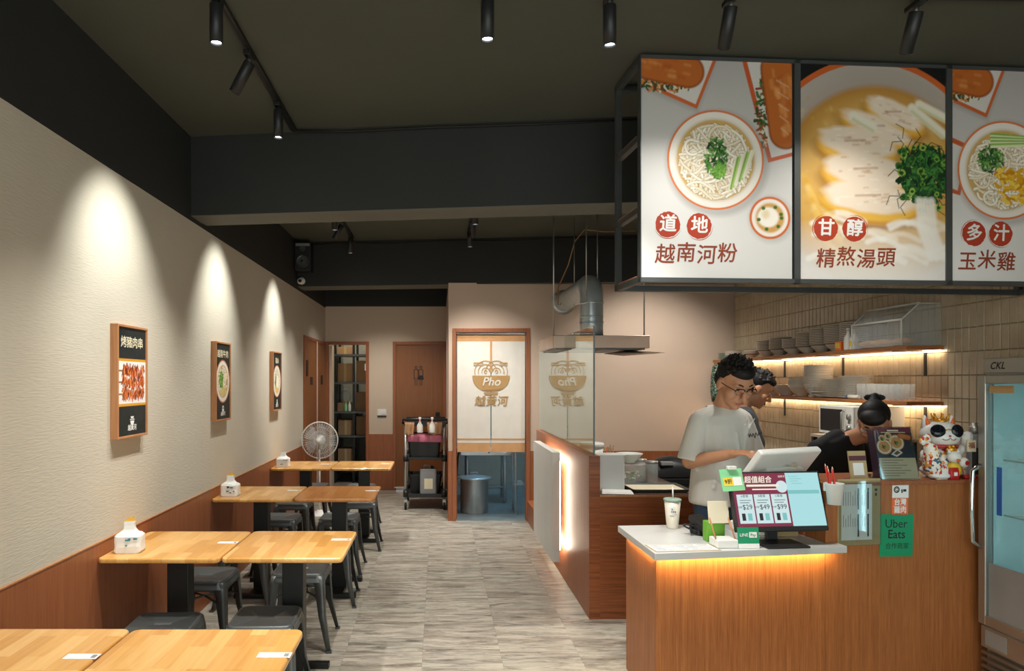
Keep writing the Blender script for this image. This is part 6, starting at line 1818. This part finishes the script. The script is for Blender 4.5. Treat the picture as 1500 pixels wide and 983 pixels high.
for sx in (-1, 1):
    capsule(tq_, (sx * .09, 0, .86), (sx * .10, .01, .47), .1, .075); capsule(tq_, (sx * .10, .01, .47), (sx * .10, -.01, .10), .073, .06)
rings_loft(tq_, [(0, 0, .78, .17, .125), (0, 0, .86, .18, .135), (0, 0, .96, .172, .128)])
remeshed(tq_, 'jeans', M['denim'], p1, .008, 3)
hr = MB(); hair_cap(hr, Hm, HS); hair_tufts(hr, Hm, HS, 150, 4)
remeshed(hr, 'hair', M['hair'], p1, .0045, 1)
face_parts(Hm, HS, p1); spectacles(Hm, HS, p1, 'ink')

# --- worker in charcoal, seen from the side
p2 = thing('person', 'man in charcoal tee shirt seen in profile behind the cashier', 'person', (2.26, 5.12, -.0), math.atan2(-.96, .28 * -1))
H2 = T((0, .12, 1.535)) @ RX(-.5)
b = MB(); head_prims(b, H2, 1.06)
capsule(b, (0, .0, 1.38), (0, .07, 1.50), .058, .055)
rings_loft(b, [(0, -.02, .84, .15, .11), (0, -.02, 1.0, .155, .11), (0, 0, 1.2, .165, .11), (0, .01, 1.33, .16, .1), (0, 0, 1.40, .07, .065)])
for sx in (-1, 1):
    a0, a1, a2 = Vector((sx * .19, .02, 1.33)), Vector((sx * .22, .10, 1.08)), Vector((sx * .14, .33, 1.0))
    capsule(b, a0, a1, .05, .042); capsule(b, a1, a2, .044, .03)
    hand_prims(b, a2 + (a2 - a1).normalized() * .02, a2 - a1, (-sx, 0, .2), (0, 0, 1), .6)
    capsule(b, (sx * .09, -.02, .88), (sx * .10, 0, .47), .085, .058); capsule(b, (sx * .10, 0, .47), (sx * .10, -.02, .09), .056, .038); capsule(b, (sx * .10, -.04, .05), (sx * .105, .12, .035), .04, .032)
remeshed(b, 'body', M['skin2'], p2, .0065, 3)
s = MB(); rings_loft(s, [(0, -.02, .80, .18, .14), (0, -.02, 1.0, .178, .135), (0, 0, 1.2, .185, .135), (0, .01, 1.32, .18, .115), (0, 0, 1.39, .11, .09), (0, 0, 1.41, .08, .072)])
for sx in (-1, 1):
    a0, a1 = Vector((sx * .175, .02, 1.33)), Vector((sx * .22, .10, 1.08)); capsule(s, a0, a0 + (a1 - a0) * .72, .068, .066, 16)
remeshed(s, 'tee_shirt', M['teegrey'], p2, .0075, 4)
tq_ = MB()
for sx in (-1, 1): capsule(tq_, (sx * .09, -.02, .86), (sx * .10, 0, .47), .1, .075); capsule(tq_, (sx * .10, 0, .47), (sx * .10, -.02, .10), .073, .06)
remeshed(tq_, 'trousers', M['teeblack'], p2, .009, 3)
hr = MB(); hair_cap(hr, H2, 1.06); hair_tufts(hr, H2, 1.06, 110, 6); remeshed(hr, 'hair', M['hair'], p2, .005, 1)
face_parts(H2, 1.06, p2)

# --- woman in black bending over the counter
p3 = thing('person', 'woman in black tee shirt with hair bun bending over the counter', 'person', (2.385, 4.33, 0), math.atan2(-.22, -.97))
H3 = T((-.05, .40, 1.355)) @ RZ(-.86) @ RX(-.62)
b = MB(); head_prims(b, H3, .98)
capsule(b, (-.02, .25, 1.25), (-.05, .37, 1.30), .05, .05)
TB = [(0, -.06, .86, .15, .11), (0, 0, .98, .145, .105), (0, .09, 1.08, .15, .1), (0, .165, 1.165, .15, .09), (0, .21, 1.235, .10, .065), (-.01, .24, 1.28, .055, .05)]
rings_loft(b, TB)
for sx in (-1, 1):
    a0, a1, a2 = Vector((sx * .15, .19, 1.18)), Vector((sx * .22, .18, .95)), Vector((sx * .08, .33, .93))
    capsule(b, a0, a1, .038, .036); capsule(b, a1, a2, .037, .026)
    hand_prims(b, a2 + (a2 - a1).normalized() * .02, a2 - a1, (-sx, 0, .2), (0, 0, 1), .6, .9)
    capsule(b, (sx * .085, -.07, .88), (sx * .09, -.02, .46), .085, .056); capsule(b, (sx * .09, -.02, .46), (sx * .09, -.06, .08), .052, .035); capsule(b, (sx * .09, -.07, .045), (sx * .095, .09, .03), .036, .028)
remeshed(b, 'body', M['skin'], p3, .006, 3)
s = MB(); rings_loft(s, [(0, -.07, .80, .18, .14)] + [(cx, cy, cz, rx + .026, ry + .026) for cx, cy, cz, rx, ry in TB[:-1]] + [(-.01, .235, 1.275, .074, .062)])
for sx in (-1, 1):
    a0, a1 = Vector((sx * .15, .19, 1.19)), Vector((sx * .22, .18, .95)); sleeve(s, a0, a0 + (a1 - a0) * .95, .056, .068, 16); capsule(s, (sx * .05 - .01, .225, 1.262), a0 + Vector((-sx * .02, 0, .005)), .05, .054)
remeshed(s, 'tee_shirt', M['teeblack'], p3, .0075, 4)
tq_ = MB()
for sx in (-1, 1): capsule(tq_, (sx * .085, -.07, .86), (sx * .09, -.02, .46), .098, .07); capsule(tq_, (sx * .09, -.02, .46), (sx * .09, -.06, .09), .068, .055)
remeshed(tq_, 'trousers', M['teegrey'], p3, .009, 3)
hr = MB(); R3 = H3.to_3x3()
e3 = lambda c, r: hr.ball(H3 @ Vector(c), r, 22, 14, R=R3)
e3((0, -.028, .045), (.083, .092, .084)); e3((0, -.06, .0), (.078, .066, .075)); e3((0, .03, .068), (.068, .066, .045))
e3((0, -.10, .085), (.036, .034, .034)); e3((0, -.118, .105), (.026, .026, .02))
ho = remeshed(hr, 'hair', M['hair'], p3, .004, 3)
m = MB(); m.tube([H3 @ Vector((.036 * math.cos(a), -.092 + .036 * math.sin(a), .072)) for a in [2 * PI * i / 20 for i in range(20)]], .006, 8, closed=True); m.build('hair_tie', M['glovegrey'], ho)
m = MB()
for sx in (-1, 1): m.ball(H3 @ Vector((sx * .028, -.115, .10)), (.026, .012, .02), 12, 8, R=R3)
m.build('hair_bow', M['teeblack'], ho)
face_parts(H3, .98, p3); spectacles(H3, .98, p3, 'alu', False)

# ------------------------------------------------------------------ lucky cat and gift packs
u = .763
ct = thing('lucky_cat_figurine', 'large white beckoning cat figurine with sunglasses and gold crown', 'figurine', tc_world(u, .12, TCZ + .001), fa - .25)
k = MB()
k.ball((0, 0, .075), (.075, .062, .08), 24, 16); k.ball((0, -.01, .03), (.085, .072, .035), 24, 12)
ob_ = k.build('torso', M['white'], ct)
k = MB(); k.ball((0, -.012, .205), (.086, .066, .062), 28, 18); k.ball((0, -.035, .19), (.07, .05, .044), 20, 12); hd_ = k.build('head', M['white'], ct)
for sx in (-1, 1):
    k = MB(); k.cone((sx * .052, 0, .235), (sx * .062, .004, .292), .026, .003, 14); er = k.build('ear', M['white'], hd_)
    k = MB(); k.cone((sx * .052, -.012, .238), (sx * .061, -.008, .282), .017, .002, 12); k.build('ear_lining', M['orange'], hd_)
    k = MB(); k.lathe([(0, 0), (.03, 0), (.031, .003), (.028, .007), (0, .009)], 26, M=T((sx * .042, -.066, .222)) @ RZ(sx * .25) @ RX(PI / 2 - .1)); k.build('sunglass_lens', plain('dark_lens', '10161f', .05), hd_)
k = MB(); k.tube([(-.018, -.074, .226), (0, -.078, .230), (.018, -.074, .226)], .003, 6); k.build('sunglass_bridge', M['goldm'], hd_)
k = MB(); k.ball((0, -.0855, .2), (.006, .004, .004), 10, 6); k.build('nose', M['red'], hd_)
k = MB(); k.tube([(-.03, -.079, .186), (-.02, -.084, .18), (-.008, -.087, .182), (0, -.088, .19), (.008, -.087, .182), (.02, -.084, .18), (.03, -.079, .186)], .0016, 6); k.build('mouth', M['dred_ink'], hd_)
k = MB(); k.lathe([(.026, 0), (.03, .014), (.028, .014), (.024, 0)], 24, (0, -.012, .262), caps=False)
for i in range(7):
    a = 2 * PI * i / 7; k.cone((.028 * math.cos(a), -.012 + .028 * math.sin(a), .272), (.036 * math.cos(a), -.012 + .036 * math.sin(a), .298), .009, .001, 8); k.ball((.036 * math.cos(a), -.012 + .036 * math.sin(a), .299), .004, 8, 6)
k.build('crown', M['goldm'], hd_)
k = MB(); k.tube([(.066 * math.cos(a), -.006 + .056 * math.sin(a), .148 + .003 * math.sin(a * 3)) for a in [2 * PI * i / 28 for i in range(28)]], .011, 8, closed=True); k.build('collar', M['red'], ct)
k = MB(); k.ball((.012, -.074, .135), (.018, .012, .018), 14, 10); 
for i in range(6): k.ball((.012 + .017 * math.cos(i * PI / 3), -.074, .135 + .017 * math.sin(i * PI / 3)), .008, 8, 6)
k.build('gold_bell', M['goldm'], ct)
k = MB(); capsule(k, (.075, -.01, .11), (.105, -.02, .15), .021, .02, 14); capsule(k, (.105, -.02, .15), (.110, -.03, .195), .021, .024, 14); k.build('raised_arm', M['white'], ct)
k = MB(); k.box(.092, .13, -.058, -.05, .125, .18, M=T((0, 0, 0)) @ RY(.0)); k.build('wish_tag', M['cream_ink'], ct)
k = MB(); put_text(k, '福', .03, T((.111, -.0586, .153)), bold=.02); k.build('tag_lettering', M['dred_ink'], ct)
k = MB(); capsule(k, (-.07, -.02, .11), (-.085, -.055, .085), .022, .021, 14); k.ball((-.075, -.07, .08), .023, 14, 10); k.build('lowered_arm', M['white'], ct)
# patterned sash: coloured scallops over the chest
t = NT('festive_cloth'); v = t.coord(); vo = t.node('ShaderNodeTexVoronoi'); vo.inputs['Scale'].default_value = 75; t.link(v, vo.inputs['Vector'])
sp3 = t.node('ShaderNodeSeparateColor'); t.link(vo.outputs['Color'], sp3.inputs[0])
t.col(t.ramp(sp3.outputs[0], [(0, lin('e8e4da')), (.35, lin('e8e4da')), (.45, lin('c8321f')), (.6, lin('e09a35')), (.75, lin('2f5f7a')), (.85, lin('e8e4da'))], 'CONSTANT')); M['festive'] = t.set(.45)
k = MB(); rings = []
for z, f in ((.05, 1.06), (.08, 1.10), (.11, 1.09), (.135, 1.0)):
    fr_ = math.sqrt(max(.1, 1 - ((z - .075) / .085) ** 2)); rings.append([(.075 * f * fr_ * math.cos(a), .062 * f * fr_ * math.sin(a), z) for a in [PI * .95 + PI * 1.1 * i / 20 for i in range(21)]])
k.add([p for r in rings for p in r], [(j * 21 + i, j * 21 + i + 1, (j + 1) * 21 + i + 1, (j + 1) * 21 + i) for j in range(3) for i in range(20)], 0, True); k.build('robe', M['festive'], ct)
kk = thing('fish_figurine', 'festive koi wrapped beside the lucky cat', 'figurine', tc_world(u - .075, .045, TCZ + .001), fa)
k = MB(); k.tube([(-.02, 0, .012), (-.035, 0, .06), (-.04, .0, .12), (-.05, 0, .165), (-.075, 0, .19)], [.03, .045, .04, .03, .012], 14); k.build('koi_body', M['festive'], kk)
k = MB(); k.ball((-.085, 0, .2), (.03, .012, .025), 12, 8); k.ball((-.065, 0, .212), (.02, .012, .025), 12, 8); k.build('tail_fin', M['festive'], kk)
k = MB(); k.ball((-.005, -.01, .02), (.06, .045, .02), 16, 8); k.build('wave_base', M['white'], kk)
lc = thing('small_cat_figurine', 'small white cat figurine with yellow robe in front of the lucky cat', 'figurine', tc_world(u - .0, .03, TCZ + .001), fa)
k = MB(); k.ball((0, 0, .045), (.036, .03, .045), 18, 12); k.build('robe', M['yellow'], lc)
k = MB(); k.ball((-.002, -.004, .115), (.036, .03, .03), 18, 12); k.cone((-.025, 0, .135), (-.03, 0, .155), .012, .002, 10); k.cone((.022, 0, .135), (.027, 0, .155), .012, .002, 10); k.build('head', M['white'], lc)
k = MB(); k.ball((.05, -.01, .085), (.027, .02, .027), 14, 10); k.build('drum', M['white'], lc); k = MB(); k.disc((.05, -.031, .085), .012, .012, 18); k.build('drum_mark', M['red'], lc)
k = MB(); k.ball((-.005, -.033, .1), (.012, .006, .008), 10, 6); k.build('mask', M['orange'], lc)
def packet(du, dv, w, h, d, mat, lab, rot):
    e = thing('gift_packet', lab, 'packet', tc_world(u + du, dv, TCZ + .001), fa + rot, group='festive packets around the cat')
    k = MB(); k.loft([[(x, y * f, z) for x, y in rrect(-w / 2, w / 2, -d / 2, d / 2, min(d, w) * .3)] for z, f in ((0, .7), (h * .3, 1), (h * .7, 1), (h, .3))], 0, True, True); k.build('wrapper', M[mat], e)
    k = MB(); k.cbox((0, -d / 2 - .0005, h * .5), (w * .4, .001, h * .3)); k.build('label', M['paper'], e)
packet(-.085, -.0 + .018, .07, .075, .03, 'festive', 'patterned packet beside the menu stand', .1)
packet(-.03, .0, .05, .062, .024, 'red', 'red packet standing in front of the cat', 0)
packet(.085, .018, .07, .022, .03, 'red', 'flat red packet at the end of the counter', -.1)
packet(.075, .07, .05, .05, .02, 'orangep', 'orange packet tucked behind the flat red packet', .3)
ct.scale = (1.12, 1.12, 1.12)
